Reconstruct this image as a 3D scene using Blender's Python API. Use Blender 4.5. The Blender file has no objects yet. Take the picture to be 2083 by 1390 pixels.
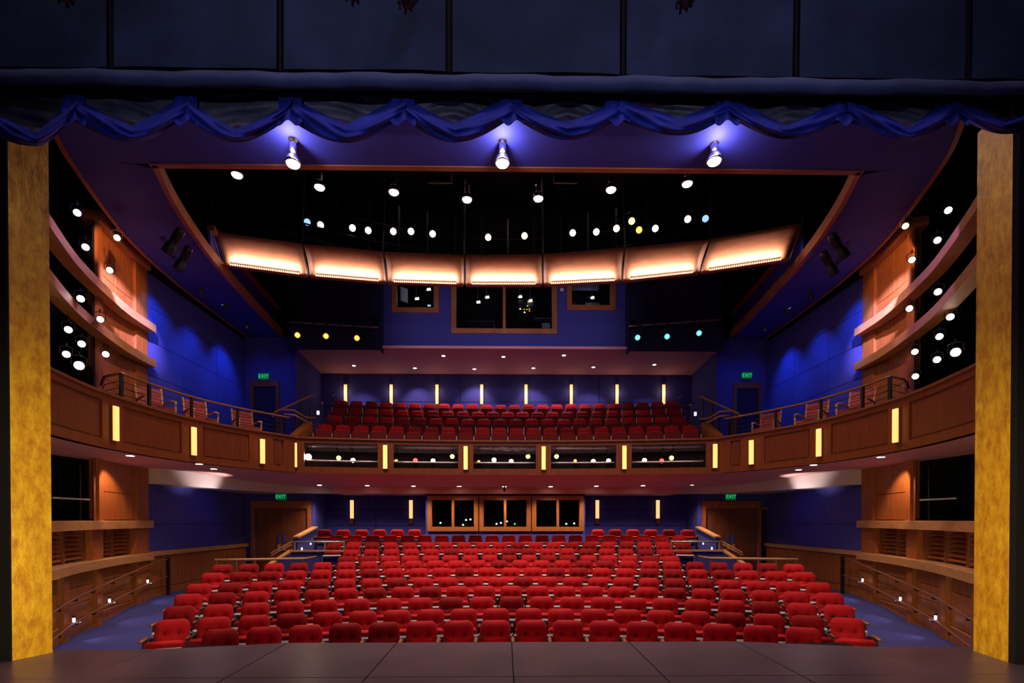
import bpy, bmesh, math, random
from mathutils import Vector, Matrix, Euler
random.seed(7)
PI = math.pi
C = bpy.context.scene.collection
sc = bpy.context.scene

# ------------------------------------------------------------------ camera
F = 1000.0                      # focal length in pixels of the 2083 px wide frame
CX, CZ, YAW, PITCH = -0.10, 1.5, 0.014, math.radians(0.5)
SHIFT = 371.7
cam_d = bpy.data.cameras.new('camera'); cam = bpy.data.objects.new('camera', cam_d); C.objects.link(cam)
cam.location = (CX, 0, CZ); cam.rotation_euler = (PI/2 - PITCH, 0, -YAW)
cam_d.sensor_width = 36; cam_d.lens = 36*F/2083; cam_d.shift_y = SHIFT/2083
cam_d.clip_start = 0.05; cam_d.clip_end = 200
sc.camera = cam
RM = Euler((PI/2 - PITCH, 0, -YAW)).to_matrix(); RMI = RM.transposed(); CL = Vector((CX, 0, CZ))
def ray(px, py): return RM @ Vector(((px-1041.5)/F, (695+SHIFT-py)/F, -1))
def P(px, py, Y):
    r = ray(px, py); return CL + r*(Y/r.y)
def Pz(px, py, z):
    r = ray(px, py); return CL + r*((z-CZ)/r.z)
def Px(px, py, X):
    r = ray(px, py); return CL + r*((X-CX)/r.x)
def proj(v):
    d = RMI @ (Vector(v)-CL); return 1041.5 + F*d.x/-d.z, 695+SHIFT - F*d.y/-d.z

# ------------------------------------------------------------------ world, view, big lights
w = bpy.data.worlds.new('world'); sc.world = w; w.use_nodes = True
w.node_tree.nodes['Background'].inputs[0].default_value = (0.02, 0.02, 0.05, 1)
w.node_tree.nodes['Background'].inputs[1].default_value = 0.02
sc.view_settings.view_transform = 'Standard'; sc.view_settings.look = 'None'
sc.view_settings.exposure = 0.0; sc.view_settings.gamma = 1.0; sc.view_settings.use_curve_mapping = False
try:
    sc.cycles.use_denoising = True
    sc.cycles.max_bounces = 6; sc.cycles.diffuse_bounces = 3; sc.cycles.sample_clamp_indirect = 3.0
except Exception: pass

def aim_rot(frm, to):
    return (Vector(to)-Vector(frm)).to_track_quat('-Z', 'Y').to_euler()
def spot(loc, to, power, col, deg=60, blend=0.6, r=0.08):
    l = bpy.data.lights.new('spot_lamp', 'SPOT'); l.energy = power; l.color = col
    l.spot_size = math.radians(deg); l.spot_blend = blend; l.shadow_soft_size = r
    o = bpy.data.objects.new('spot_lamp', l); o.location = loc; o.rotation_euler = aim_rot(loc, to); C.objects.link(o); return o
def point(loc, power, col, r=0.06):
    l = bpy.data.lights.new('point_lamp', 'POINT'); l.energy = power; l.color = col; l.shadow_soft_size = r
    o = bpy.data.objects.new('point_lamp', l); o.location = loc; C.objects.link(o); return o
def area(loc, to, power, col, sx, sy):
    l = bpy.data.lights.new('area_lamp', 'AREA'); l.energy = power; l.color = col; l.shape = 'RECTANGLE'; l.size = sx; l.size_y = sy
    o = bpy.data.objects.new('area_lamp', l); o.location = loc; o.rotation_euler = aim_rot(loc, to); C.objects.link(o); return o

WARM = (1.0, 0.80, 0.62); WHITE = (1.0, 0.93, 0.9)
# unseen area lamps added above the stage as its work light
area((0, 1.2, 7.0), (0, 5.2, 2.0), 26, (0.55, 0.55, 1.0), 7, 1.0)
area((0, 2.2, 9.0), (0, 4.6, 0.0), 80, (1.0, 0.66, 0.85), 8, 1.0)
# unseen blue spots added in front of the raised curtain
for x in (-2.6, 0.0, 2.6): spot((x*0.8, 1.6, 5.0), (x, 5.0, 5.7), 60, (0.5, 0.58, 1.0), 70, 0.9, 0.1)
# unseen low warm lamps added to brighten the gilded portal faces
for s in (-1, 1):
    spot((s*2.2, 2.6, 0.9), (s*5.2, 5.35, 1.3), 640, (1.0, 0.82, 0.42), 66, 0.9, 0.15)
# unseen fill lamp added under the front ceiling, reaching the whole room
area((0, 8.5, 8.3), (0, 12.0, 0), 70, (1.0, 0.72, 0.66), 8, 0.6)
# unseen spots added behind the reflectors to brighten the upper rear wall
for x in (-3.0, 0, 3.0): spot((x, 16.2, 8.5), (x*0.85, 18.9, 9.0), 60, (0.8, 0.75, 1.0), 120, 0.9, 0.1)

# ------------------------------------------------------------------ materials
def mat(name, col, rough=0.6, metal=0.0, noise=0.0, nscale=8.0, bump=0.0, bscale=60.0, emit=None, estr=0.0, stretch=None, spec=None, sheen=0.0, col2=None):
    m = bpy.data.materials.new(name); m.use_nodes = True; nt = m.node_tree; b = nt.nodes['Principled BSDF']
    b.inputs['Base Color'].default_value = (*col, 1); b.inputs['Roughness'].default_value = rough; b.inputs['Metallic'].default_value = metal
    if spec is not None: b.inputs['Specular IOR Level'].default_value = spec
    if sheen: b.inputs['Sheen Weight'].default_value = sheen; b.inputs['Sheen Roughness'].default_value = 0.4; b.inputs['Sheen Tint'].default_value = (min(1,col[0]*2+.2), col[1]+.12, col[2]+.15, 1)
    if emit is not None: b.inputs['Emission Color'].default_value = (*emit, 1); b.inputs['Emission Strength'].default_value = estr
    tc = None
    if noise or bump:
        tc = nt.nodes.new('ShaderNodeTexCoord'); mp = nt.nodes.new('ShaderNodeMapping')
        nt.links.new(tc.outputs['Object'], mp.inputs[0])
        if stretch: mp.inputs['Scale'].default_value = stretch
    if noise:
        n = nt.nodes.new('ShaderNodeTexNoise'); n.inputs['Scale'].default_value = nscale; n.inputs['Detail'].default_value = 5
        nt.links.new(mp.outputs[0], n.inputs['Vector'])
        r = nt.nodes.new('ShaderNodeValToRGB'); r.color_ramp.elements[0].position = 0.3; r.color_ramp.elements[1].position = 0.7
        c2 = col2 or tuple(min(1, c*(1+noise)) for c in col)
        r.color_ramp.elements[0].color = (*[c*(1-noise) for c in col], 1); r.color_ramp.elements[1].color = (*c2, 1)
        nt.links.new(n.outputs['Fac'], r.inputs[0]); nt.links.new(r.outputs[0], b.inputs['Base Color'])
    if bump:
        n2 = nt.nodes.new('ShaderNodeTexNoise'); n2.inputs['Scale'].default_value = bscale; n2.inputs['Detail'].default_value = 3
        nt.links.new(mp.outputs[0], n2.inputs['Vector'])
        bp = nt.nodes.new('ShaderNodeBump'); bp.inputs['Strength'].default_value = bump; bp.inputs['Distance'].default_value = 0.02
        nt.links.new(n2.outputs['Fac'], bp.inputs['Height']); nt.links.new(bp.outputs[0], b.inputs['Normal'])
    return m
M = {}
M['wood'] = mat('cherry_veneer', (0.36, 0.10, 0.022), 0.42, noise=0.22, nscale=3, stretch=(6, 6, 0.6))
M['wood_dark'] = mat('dark_cherry', (0.20, 0.055, 0.016), 0.45, noise=0.25, nscale=3, stretch=(6, 6, 0.6))
M['wood_light'] = mat('light_maple_trim', (0.55, 0.24, 0.09), 0.62, noise=0.15, nscale=3, stretch=(1, 1, 6))
M['wood_trim'] = mat('ceiling_trim_wood', (0.42, 0.13, 0.045), 0.45, noise=0.2, nscale=2)
M['wood_panel'] = mat('reflector_veneer', (0.34, 0.13, 0.07), 0.4, noise=0.15, nscale=3, stretch=(1, 1, 3))
M['blue_wall'] = mat('blue_acoustic_fabric', (0.055, 0.05, 0.30), 0.9, noise=0.08, nscale=20, bump=0.15, bscale=200)
M['blue_dark'] = mat('midnight_blue_paint', (0.012, 0.014, 0.07), 0.9)
M['blue_ceiling'] = mat('blue_ceiling_paint', (0.045, 0.045, 0.36), 0.75, noise=0.08, nscale=1.5)
M['navy_cloth'] = mat('navy_border_cloth', (0.020, 0.034, 0.072), 0.9, noise=0.35, nscale=1.2, bump=0.2, bscale=8, spec=0.2)
M['pocket_cloth'] = mat('blue_grey_pipe_pocket', (0.07, 0.09, 0.19), 0.8, noise=0.25, nscale=2, bump=0.3, bscale=9)
M['velvet_blue'] = mat('royal_blue_velvet', (0.012, 0.03, 0.36), 0.75, noise=0.3, nscale=6, bump=0.25, bscale=22, sheen=0.6)
M['lining'] = mat('black_lining_cloth', (0.15, 0.13, 0.16), 0.45, noise=0.5, nscale=4, bump=0.7, bscale=7)
M['black'] = mat('matt_black_paint', (0.010, 0.008, 0.010), 0.9, spec=0.15)
M['black_metal'] = mat('black_metal', (0.014, 0.012, 0.014), 0.45, metal=0.2)
M['carpet'] = mat('blue_carpet', (0.050, 0.048, 0.25), 0.95, noise=0.3, nscale=60, bump=0.6, bscale=220)
M['carpet_shaded'] = mat('shaded_blue_carpet', (0.010, 0.010, 0.035), 0.95, noise=0.3, nscale=60)  # darkened carpet copy: the shade between seat rows is in its colour
M['velvet'] = mat('red_velvet', (0.50, 0.010, 0.016), 0.8, noise=0.2, nscale=7, bump=0.1, bscale=90, sheen=0.12, spec=0.2)
M['velvet_b'] = mat('darker_red_velvet', (0.30, 0.006, 0.009), 0.8, noise=0.2, nscale=7, bump=0.1, bscale=90, sheen=0.08, spec=0.2)
M['velvet_c'] = mat('maroon_seat_underside', (0.20, 0.006, 0.008), 0.8, noise=0.2, nscale=7)
M['button'] = mat('deep_red_button', (0.12, 0.004, 0.006), 0.8)
M['shell'] = mat('dark_seat_shell', (0.03, 0.012, 0.012), 0.6)
M['steel'] = mat('pale_satin_steel', (0.62, 0.56, 0.58), 0.35, metal=0.6)
M['chrome'] = mat('chrome', (0.8, 0.78, 0.8), 0.2, metal=1.0)
M['pipe'] = mat('galvanised_pipe', (0.60, 0.56, 0.56), 0.4, metal=0.5)
M['bronze'] = mat('bronze_rail', (0.30, 0.11, 0.06), 0.35, metal=0.2)
M['plaster'] = mat('white_plaster', (0.62, 0.50, 0.48), 0.8, noise=0.04, nscale=1)
M['wood_fascia'] = mat('dark_fascia_cherry', (0.20, 0.038, 0.006), 0.45, noise=0.2, nscale=3, stretch=(6, 6, 0.6))
M['wood_fpanel'] = mat('dark_fascia_field', (0.165, 0.029, 0.005), 0.45, noise=0.2, nscale=3, stretch=(6, 6, 0.6))
M['plaster_balcony_bounce'] = mat('balcony_plaster_bounce_tint', (0.85, 0.36, 0.40), 0.8)  # white ceiling with the red bounce light put into its colour
M['plaster_red_bounce'] = mat('plaster_red_bounce_tint', (0.85, 0.36, 0.32), 0.8, noise=0.04, nscale=1)  # pale plaster, red bounce from the seats mixed into the colour
M['plaster_warm_light'] = mat('plaster_warm_light_tint', (0.78, 0.40, 0.36), 0.8)  # side soffit plaster, warm light mixed into the colour
M['grey'] = mat('grey_plastic', (0.25, 0.25, 0.32), 0.5)
M['white'] = mat('white_plastic', (0.8, 0.8, 0.8), 0.4)
M['redbox'] = mat('red_plastic', (0.5, 0.03, 0.05), 0.4)
M['sheet'] = mat('dark_stage_sheet', (0.100, 0.056, 0.085), 0.34, noise=0.22, nscale=1.6, bump=0.08, bscale=14, spec=0.7)
M['upholstery'] = mat('brick_red_leather', (0.38, 0.04, 0.03), 0.5, noise=0.15, nscale=9)
def emat(name, col, s):
    return mat(name, col, 0.5, emit=col, estr=s)
M['e_white'] = emat('lamp_white', (1.0, 0.92, 0.88), 14)
M['e_warm'] = emat('lens_warm', (1.0, 0.80, 0.50), 9)
M['e_warm2'] = emat('lens_soft_white', (1.0, 0.90, 0.74), 7)
M['e_yellow'] = emat('lens_yellow', (1.0, 0.80, 0.22), 3)
M['e_amber'] = emat('lens_amber', (1.0, 0.36, 0.06), 3)
M['e_red'] = emat('lens_red', (1.0, 0.05, 0.03), 5)
M['e_cyan'] = emat('lens_cyan', (0.15, 0.80, 0.95), 2.0)
M['e_blue'] = emat('lens_blue', (0.3, 0.5, 1.0), 1.5)
M['e_star'] = emat('lens_full_beam', (1.0, 0.78, 0.5), 45)
M['e_sconce'] = emat('glowing_amber_glass', (1.0, 0.62, 0.17), 1.15)
M['e_sconce2'] = emat('glowing_pale_glass', (1.0, 0.62, 0.24), 1.1)
M['e_bulb'] = emat('strip_bulb', (1.0, 0.85, 0.6), 6)
M['e_exit'] = emat('exit_green', (0.03, 0.75, 0.22), 0.7)
M['e_green'] = emat('led_green', (0.1, 1.0, 0.2), 2)
M['e_orange'] = emat('led_orange', (1.0, 0.4, 0.05), 1.5)
M['e_small'] = emat('small_lamp', (1.0, 0.92, 0.8), 4)
# gold leaf
def gold():
    m = bpy.data.materials.new('gold_leaf'); m.use_nodes = True; nt = m.node_tree; b = nt.nodes['Principled BSDF']
    tc = nt.nodes.new('ShaderNodeTexCoord'); mp = nt.nodes.new('ShaderNodeMapping'); mp.inputs['Scale'].default_value = (9, 9, 4.2)
    nt.links.new(tc.outputs['Object'], mp.inputs[0])
    n = nt.nodes.new('ShaderNodeTexNoise'); n.inputs['Scale'].default_value = 1.5; n.inputs['Detail'].default_value = 9; n.inputs['Roughness'].default_value = 0.66; n.inputs['Distortion'].default_value = 0.25
    nt.links.new(mp.outputs[0], n.inputs['Vector'])
    r = nt.nodes.new('ShaderNodeValToRGB'); e = r.color_ramp.elements
    e[0].position = 0.33; e[0].color = (0.55, 0.24, 0.010, 1); e[1].position = 0.66; e[1].color = (0.95, 0.60, 0.03, 1)
    k = e.new(0.5); k.color = (0.80, 0.40, 0.022, 1)
    nt.links.new(n.outputs['Fac'], r.inputs[0])
    nt.links.new(r.outputs[0], b.inputs['Base Color'])
    b.inputs['Roughness'].default_value = 0.36; b.inputs['Metallic'].default_value = 0.25
    bp = nt.nodes.new('ShaderNodeBump'); bp.inputs['Strength'].default_value = 0.35; bp.inputs['Distance'].default_value = 0.03
    nt.links.new(n.outputs['Fac'], bp.inputs['Height']); nt.links.new(bp.outputs[0], b.inputs['Normal'])
    return m
M['gold'] = gold()
def glass():
    m = bpy.data.materials.new('window_glass'); m.use_nodes = True; nt = m.node_tree
    nt.nodes.clear(); out = nt.nodes.new('ShaderNodeOutputMaterial'); mx = nt.nodes.new('ShaderNodeMixShader')
    t = nt.nodes.new('ShaderNodeBsdfTransparent'); t.inputs[0].default_value = (0.8, 0.82, 0.85, 1)
    g = nt.nodes.new('ShaderNodeBsdfGlossy'); g.inputs['Roughness'].default_value = 0.02
    fr = nt.nodes.new('ShaderNodeFresnel'); fr.inputs[0].default_value = 1.5
    nt.links.new(fr.outputs[0], mx.inputs[0]); nt.links.new(t.outputs[0], mx.inputs[1]); nt.links.new(g.outputs[0], mx.inputs[2]); nt.links.new(mx.outputs[0], out.inputs[0])
    return m
M['glass'] = glass()

# ------------------------------------------------------------------ mesh helpers
class MB:
    def __init__(s): s.v = []; s.f = []; s.mi = []
    def box(s, x0, x1, y0, y1, z0, z1, mi=0):
        if x0 > x1: x0, x1 = x1, x0
        if y0 > y1: y0, y1 = y1, y0
        k = len(s.v)
        s.v += [(x0,y0,z0),(x1,y0,z0),(x1,y1,z0),(x0,y1,z0),(x0,y0,z1),(x1,y0,z1),(x1,y1,z1),(x0,y1,z1)]
        for f in ((3,2,1,0),(4,5,6,7),(0,1,5,4),(1,2,6,5),(2,3,7,6),(3,0,4,7)): s.f.append(tuple(k+i for i in f)); s.mi.append(mi)
        return s
    def hexa(s, pts, mi=0):      # 8 points: 4 bottom (ccw), 4 top
        k = len(s.v); s.v += [tuple(p) for p in pts]
        for f in ((3,2,1,0),(4,5,6,7),(0,1,5,4),(1,2,6,5),(2,3,7,6),(3,0,4,7)): s.f.append(tuple(k+i for i in f)); s.mi.append(mi)
        return s
    def tube(s, path, r, n=8, caps=True, mi=0):
        path = [Vector(p) for p in path]; k0 = len(s.v)
        up = Vector((0, 0, 1))
        for i, p in enumerate(path):
            d = (path[min(i+1, len(path)-1)] - path[max(i-1, 0)]).normalized()
            a = d.cross(up) if abs(d.z) < 0.95 else d.cross(Vector((0, 1, 0)))
            a.normalize(); b = d.cross(a).normalized()
            for j in range(n):
                t = 2*PI*j/n; s.v.append(tuple(p + a*math.cos(t)*r + b*math.sin(t)*r))
        for i in range(len(path)-1):
            for j in range(n):
                a0 = k0+i*n+j; a1 = k0+i*n+(j+1) % n; s.f.append((a0, a1, a1+n, a0+n)); s.mi.append(mi)
        if caps:
            s.f.append(tuple(k0+j for j in reversed(range(n)))); s.mi.append(mi)
            s.f.append(tuple(k0+(len(path)-1)*n+j for j in range(n))); s.mi.append(mi)
        return s
    def lathe(s, prof, n=20, mi=0, M4=None):     # prof [(r,z)...]
        k0 = len(s.v)
        for r, z in prof:
            for j in range(n):
                t = 2*PI*j/n; v = Vector((r*math.cos(t), r*math.sin(t), z))
                if M4: v = M4 @ v
                s.v.append(tuple(v))
        for i in range(len(prof)-1):
            for j in range(n):
                a0 = k0+i*n+j; a1 = k0+i*n+(j+1) % n; s.f.append((a0, a1, a1+n, a0+n)); s.mi.append(mi)
        s.f.append(tuple(k0+j for j in reversed(range(n)))); s.mi.append(mi)
        s.f.append(tuple(k0+(len(prof)-1)*n+j for j in range(n))); s.mi.append(mi)
        return s
    def sweep(s, path, prof, mi=0, closed_ends=True):   # path [(x,y)], prof [(u,z)] closed; u along left-normal
        n = len(prof); k0 = len(s.v)
        for i, p in enumerate(path):
            nx, ny = pnorm(path, i)
            for u, z in prof: s.v.append((p[0]+nx*u, p[1]+ny*u, z))
        for i in range(len(path)-1):
            for j in range(n):
                a0 = k0+i*n+j; a1 = k0+i*n+(j+1) % n; s.f.append((a0, a0+n, a1+n, a1)); s.mi.append(mi)
        if closed_ends:
            s.f.append(tuple(k0+j for j in range(n))); s.mi.append(mi)
            s.f.append(tuple(k0+(len(path)-1)*n+j for j in reversed(range(n)))); s.mi.append(mi)
        return s
    def build(s, name, mats, parent=None, smooth=False, mirror=1, fix=True):
        me = bpy.data.meshes.new(name)
        v = [(x*mirror, y, z) for x, y, z in s.v]
        me.from_pydata(v, [], s.f)
        if not isinstance(mats, (list, tuple)): mats = [mats]
        for m in mats: me.materials.append(m)
        if len(mats) > 1: me.polygons.foreach_set('material_index', s.mi)
        if fix:
            bm = bmesh.new(); bm.from_mesh(me); bmesh.ops.recalc_face_normals(bm, faces=bm.faces); bm.to_mesh(me); bm.free()
        if smooth:
            me.polygons.foreach_set('use_smooth', [True]*len(me.polygons))
        me.update()
        o = bpy.data.objects.new(name, me); C.objects.link(o)
        if parent: o.parent = parent
        return o
def pnorm(path, i):
    a = path[max(i-1, 0)]; b = path[min(i+1, len(path)-1)]
    dx, dy = b[0]-a[0], b[1]-a[1]; L = math.hypot(dx, dy) or 1
    return (-dy/L, dx/L)
def offs(path, u): return [(p[0]+pnorm(path, i)[0]*u, p[1]+pnorm(path, i)[1]*u) for i, p in enumerate(path)]
def spline(pts, n=8):
    out = []
    P_ = [pts[0]]+list(pts)+[pts[-1]]
    for i in range(1, len(P_)-2):
        p0, p1, p2, p3 = P_[i-1], P_[i], P_[i+1], P_[i+2]
        for k in range(n):
            t = k/n
            out.append(tuple(0.5*((2*p1[d]) + (-p0[d]+p2[d])*t + (2*p0[d]-5*p1[d]+4*p2[d]-p3[d])*t*t + (-p0[d]+3*p1[d]-3*p2[d]+p3[d])*t**3) for d in range(len(p1))))
    out.append(tuple(pts[-1])); return out
def seg(path, y0, y1):          # portion of a path between two world Y values, interpolated
    def at(y):
        for a, b in zip(path, path[1:]):
            if (a[1]-y)*(b[1]-y) <= 0 and a[1] != b[1]:
                t = (y-a[1])/(b[1]-a[1]); return (a[0]+(b[0]-a[0])*t, y)
        return path[0] if abs(path[0][1]-y) < abs(path[-1][1]-y) else path[-1]
    mid = [p for p in path if y0+0.02 < p[1] < y1-0.02]
    return [at(y0)]+mid+[at(y1)]
def curve_px(path, px, z=4.0):  # point of a plan curve seen at pixel column px (left side)
    best = None
    for a, b in zip(path, path[1:]):
        for k in range(12):
            t = k/12; q = (a[0]+(b[0]-a[0])*t, a[1]+(b[1]-a[1])*t)
            if q[1] < 1: continue
            d = abs(proj((q[0], q[1], z))[0]-px)
            if best is None or d < best[0]: best = (d, q)
    return best[1]
def empty(name, loc=(0, 0, 0), rz=0):
    o = bpy.data.objects.new(name, None); C.objects.link(o); o.location = loc; o.rotation_euler = (0, 0, rz); o.empty_display_size = 0.1; return o
def tag(o, label=None, cat=None, group=None, kind=None):
    if label: o['label'] = label
    if cat: o['category'] = cat
    if group: o['group'] = group
    if kind: o['kind'] = kind
    return o
def struct(o, label=None, cat=None):
    o['kind'] = 'structure'
    if label: o['label'] = label
    if cat: o['category'] = cat
    return o
ORD = ['zeroth','first','second','third','fourth','fifth','sixth','seventh','eighth','ninth','tenth','eleventh','twelfth','thirteenth','fourteenth','fifteenth','sixteenth','seventeenth','eighteenth','nineteenth','twentieth','twenty-first','twenty-second','twenty-third','twenty-fourth','twenty-fifth','twenty-sixth','twenty-seventh','twenty-eighth','twenty-ninth','thirtieth']
SIDE = {-1: 'left', 1: 'right'}

# ------------------------------------------------------------------ key plan curves (left side, x<0)
WALL = spline([(-6.7, 6.2), (-7.7, 7.6), (-8.55, 9.15), (-9.1, 10.3), (-9.55, 11.6), (-9.85, 12.7), (-10.0, 13.8)], 4)
FASC = spline([(-6.6, 6.2), (-7.35, 7.4), (-7.75, 8.6), (-7.98, 9.7), (-8.02, 11.0), (-7.85, 12.3), (-7.33, 13.6), (-6.45, 14.95)], 6)
def FC(x): return 15.7 - x*x/66.0      # centre part of the balcony front
def row_zf(t): return t-0.86
ROWS = [(7.65,-.06,4.1),(8.6,-.05,5.2),(9.55,.01,5.65),(10.5,.09,6.05),(11.45,.17,6.4),(12.4,.30,6.65),(13.35,.405,6.95),(14.3,.48,4.5),(15.2,.62,4.65),(16.2,.76,5.45),(17.1,.98,5.65),(18.1,1.156,6.35)]
ROW_C = -7.5
# ================================================================== STRUCTURE
# ---- house floor
mb = MB()
def zf(y): return -0.95 if y < 11.5 else (-0.95+(y-11.5)/2.7*0.30 if y < 14.2 else -0.65)
ys = [5.5, 7, 9, 11.5, 12.4, 13.3, 14.2, 17, 20.3]
for a, b in zip(ys, ys[1:]):
    mb.hexa([(-11,a,zf(a)-.2),(11,a,zf(a)-.2),(11,b,zf(b)-.2),(-11,b,zf(b)-.2),(-11,a,zf(a)),(11,a,zf(a)),(11,b,zf(b)),(-11,b,zf(b))])
floor = struct(mb.build('floor', M['carpet']))
# terraces under the seat rows, one tread each, parts of the floor
def arc_pts(R, xlo, xhi, cy, n=14):
    a0 = math.asin(max(-1, xlo/R)); a1 = math.asin(min(1, xhi/R))
    return [(R*math.sin(a0+(a1-a0)*i/n), cy+R*math.cos(a0+(a1-a0)*i/n)) for i in range(n+1)]
def tread(R0, R1, xlo, xhi, cy, z0, z1, name, m, parent):
    A = arc_pts(R0, xlo, xhi, cy); B = arc_pts(R1, xlo, xhi, cy); mb = MB()
    for i in range(len(A)-1):
        mb.hexa([(A[i][0],A[i][1],z0),(A[i+1][0],A[i+1][1],z0),(B[i+1][0],B[i+1][1],z0),(B[i][0],B[i][1],z0),
                 (A[i][0],A[i][1],z1),(A[i+1][0],A[i+1][1],z1),(B[i+1][0],B[i+1][1],z1),(B[i][0],B[i][1],z1)])
    return mb.build(name, m, parent)
for i, (yc, zt, xe) in enumerate(ROWS):
    z = row_zf(zt)
    if z < -0.93: continue
    R = yc-ROW_C; nxt = ROWS[i+1][0]-ROW_C if i < 11 else R+1.9
    e = xe+0.35 if i < 7 else 7.2
    if i >= 7: tread(R-0.42, nxt-0.42, -4.95 if i < 9 else -6.4, 4.95 if i < 9 else 6.4, ROW_C, -1.1, z, 'terrace', M['carpet_shaded'], floor)
    else: tread(R-0.42, nxt-0.42, -e, e, ROW_C, -1.1, z, 'terrace', M['carpet_shaded'], floor)

# ---- stage platform with its sheets
stage = struct(empty('stage_platform'), 'black wooden stage platform in the foreground')
e1 = 6.02; e2 = 5.74
mb = MB(); mb.box(-5.7, 5.7, 0.5, e2-0.02, -1.0, -0.02); mb.box(-3.95, 4.1, e2-0.02, e1-0.02, -1.0, -0.02); mb.build('platform_base', M['black'], stage)
xs = [-5.7, -4.15, -2.75, -1.42, -0.02, 1.42, 2.75, 4.15, 5.7]; ysd = [2.3, 3.5, 4.69, e1]
g = 0.006
for i in range(8):
    for j in range(3):
        x0, x1, y0, y1 = xs[i]+g, xs[i+1]-g, ysd[j]+g, ysd[j+1]-g
        mb = MB()
        if j == 2 and i in (0, 7):
            mb.box(x0, x1, y0, e2, -0.02, 0)
        elif j == 2 and i == 1:
            mb.hexa([(x0,y0,-.02),(x1,y0,-.02),(x1,y1,-.02),(x0,e2,-.02),(x0,y0,0),(x1,y0,0),(x1,y1,0),(x0,e2,0)])
        elif j == 2 and i == 6:
            mb.hexa([(x0,y0,-.02),(x1,y0,-.02),(x1,e2,-.02),(x0,y1,-.02),(x0,y0,0),(x1,y0,0),(x1,e2,0),(x0,y1,0)])
        else: mb.box(x0, x1, y0, y1, -0.02, 0)
        mb.build('floor_sheet', M['sheet'], stage)

# ---- gilded portal and black masking
for s in (-1, 1):
    if s < 0: a = Pz(25, 1345, 0); b = Pz(107, 1328, 0)
    else: a = Pz(2061, 1351, 0); b = Pz(1980, 1325, 0)
    col = empty('portal_column', (0, 0, 0)); struct(col, 'tall gold-leaf portal column on the %s of the stage' % SIDE[s])
    nn = Vector((-(b.y-a.y), b.x-a.x, 0)).normalized(); nn = nn if nn.x*s > 0 else -nn
    d = nn*0.05
    hz = 5.88; nseg = 1
    z0, z1 = 0.0, hz
    MB().hexa([(a.x,a.y,z0),(b.x,b.y,z0),(b.x+d.x,b.y+d.y,z0),(a.x+d.x,a.y+d.y,z0),(a.x,a.y,z1),(b.x,b.y,z1),(b.x+d.x,b.y+d.y,z1),(a.x+d.x,a.y+d.y,z1)]).build('gold_panel', M['gold'], col)
    MB().box(min(a.x, a.x+s*2.2), max(a.x, a.x+s*2.2), a.y-0.02, a.y+0.05, 0, 9.0).build('black_return', M['black'], col)
    mb = MB(); mb.box(b.x+s*0.32, b.x+s*4.0, b.y+0.06, b.y+0.25, -1, 9.5); struct(mb.build('wall_proscenium', M['black']))

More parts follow.
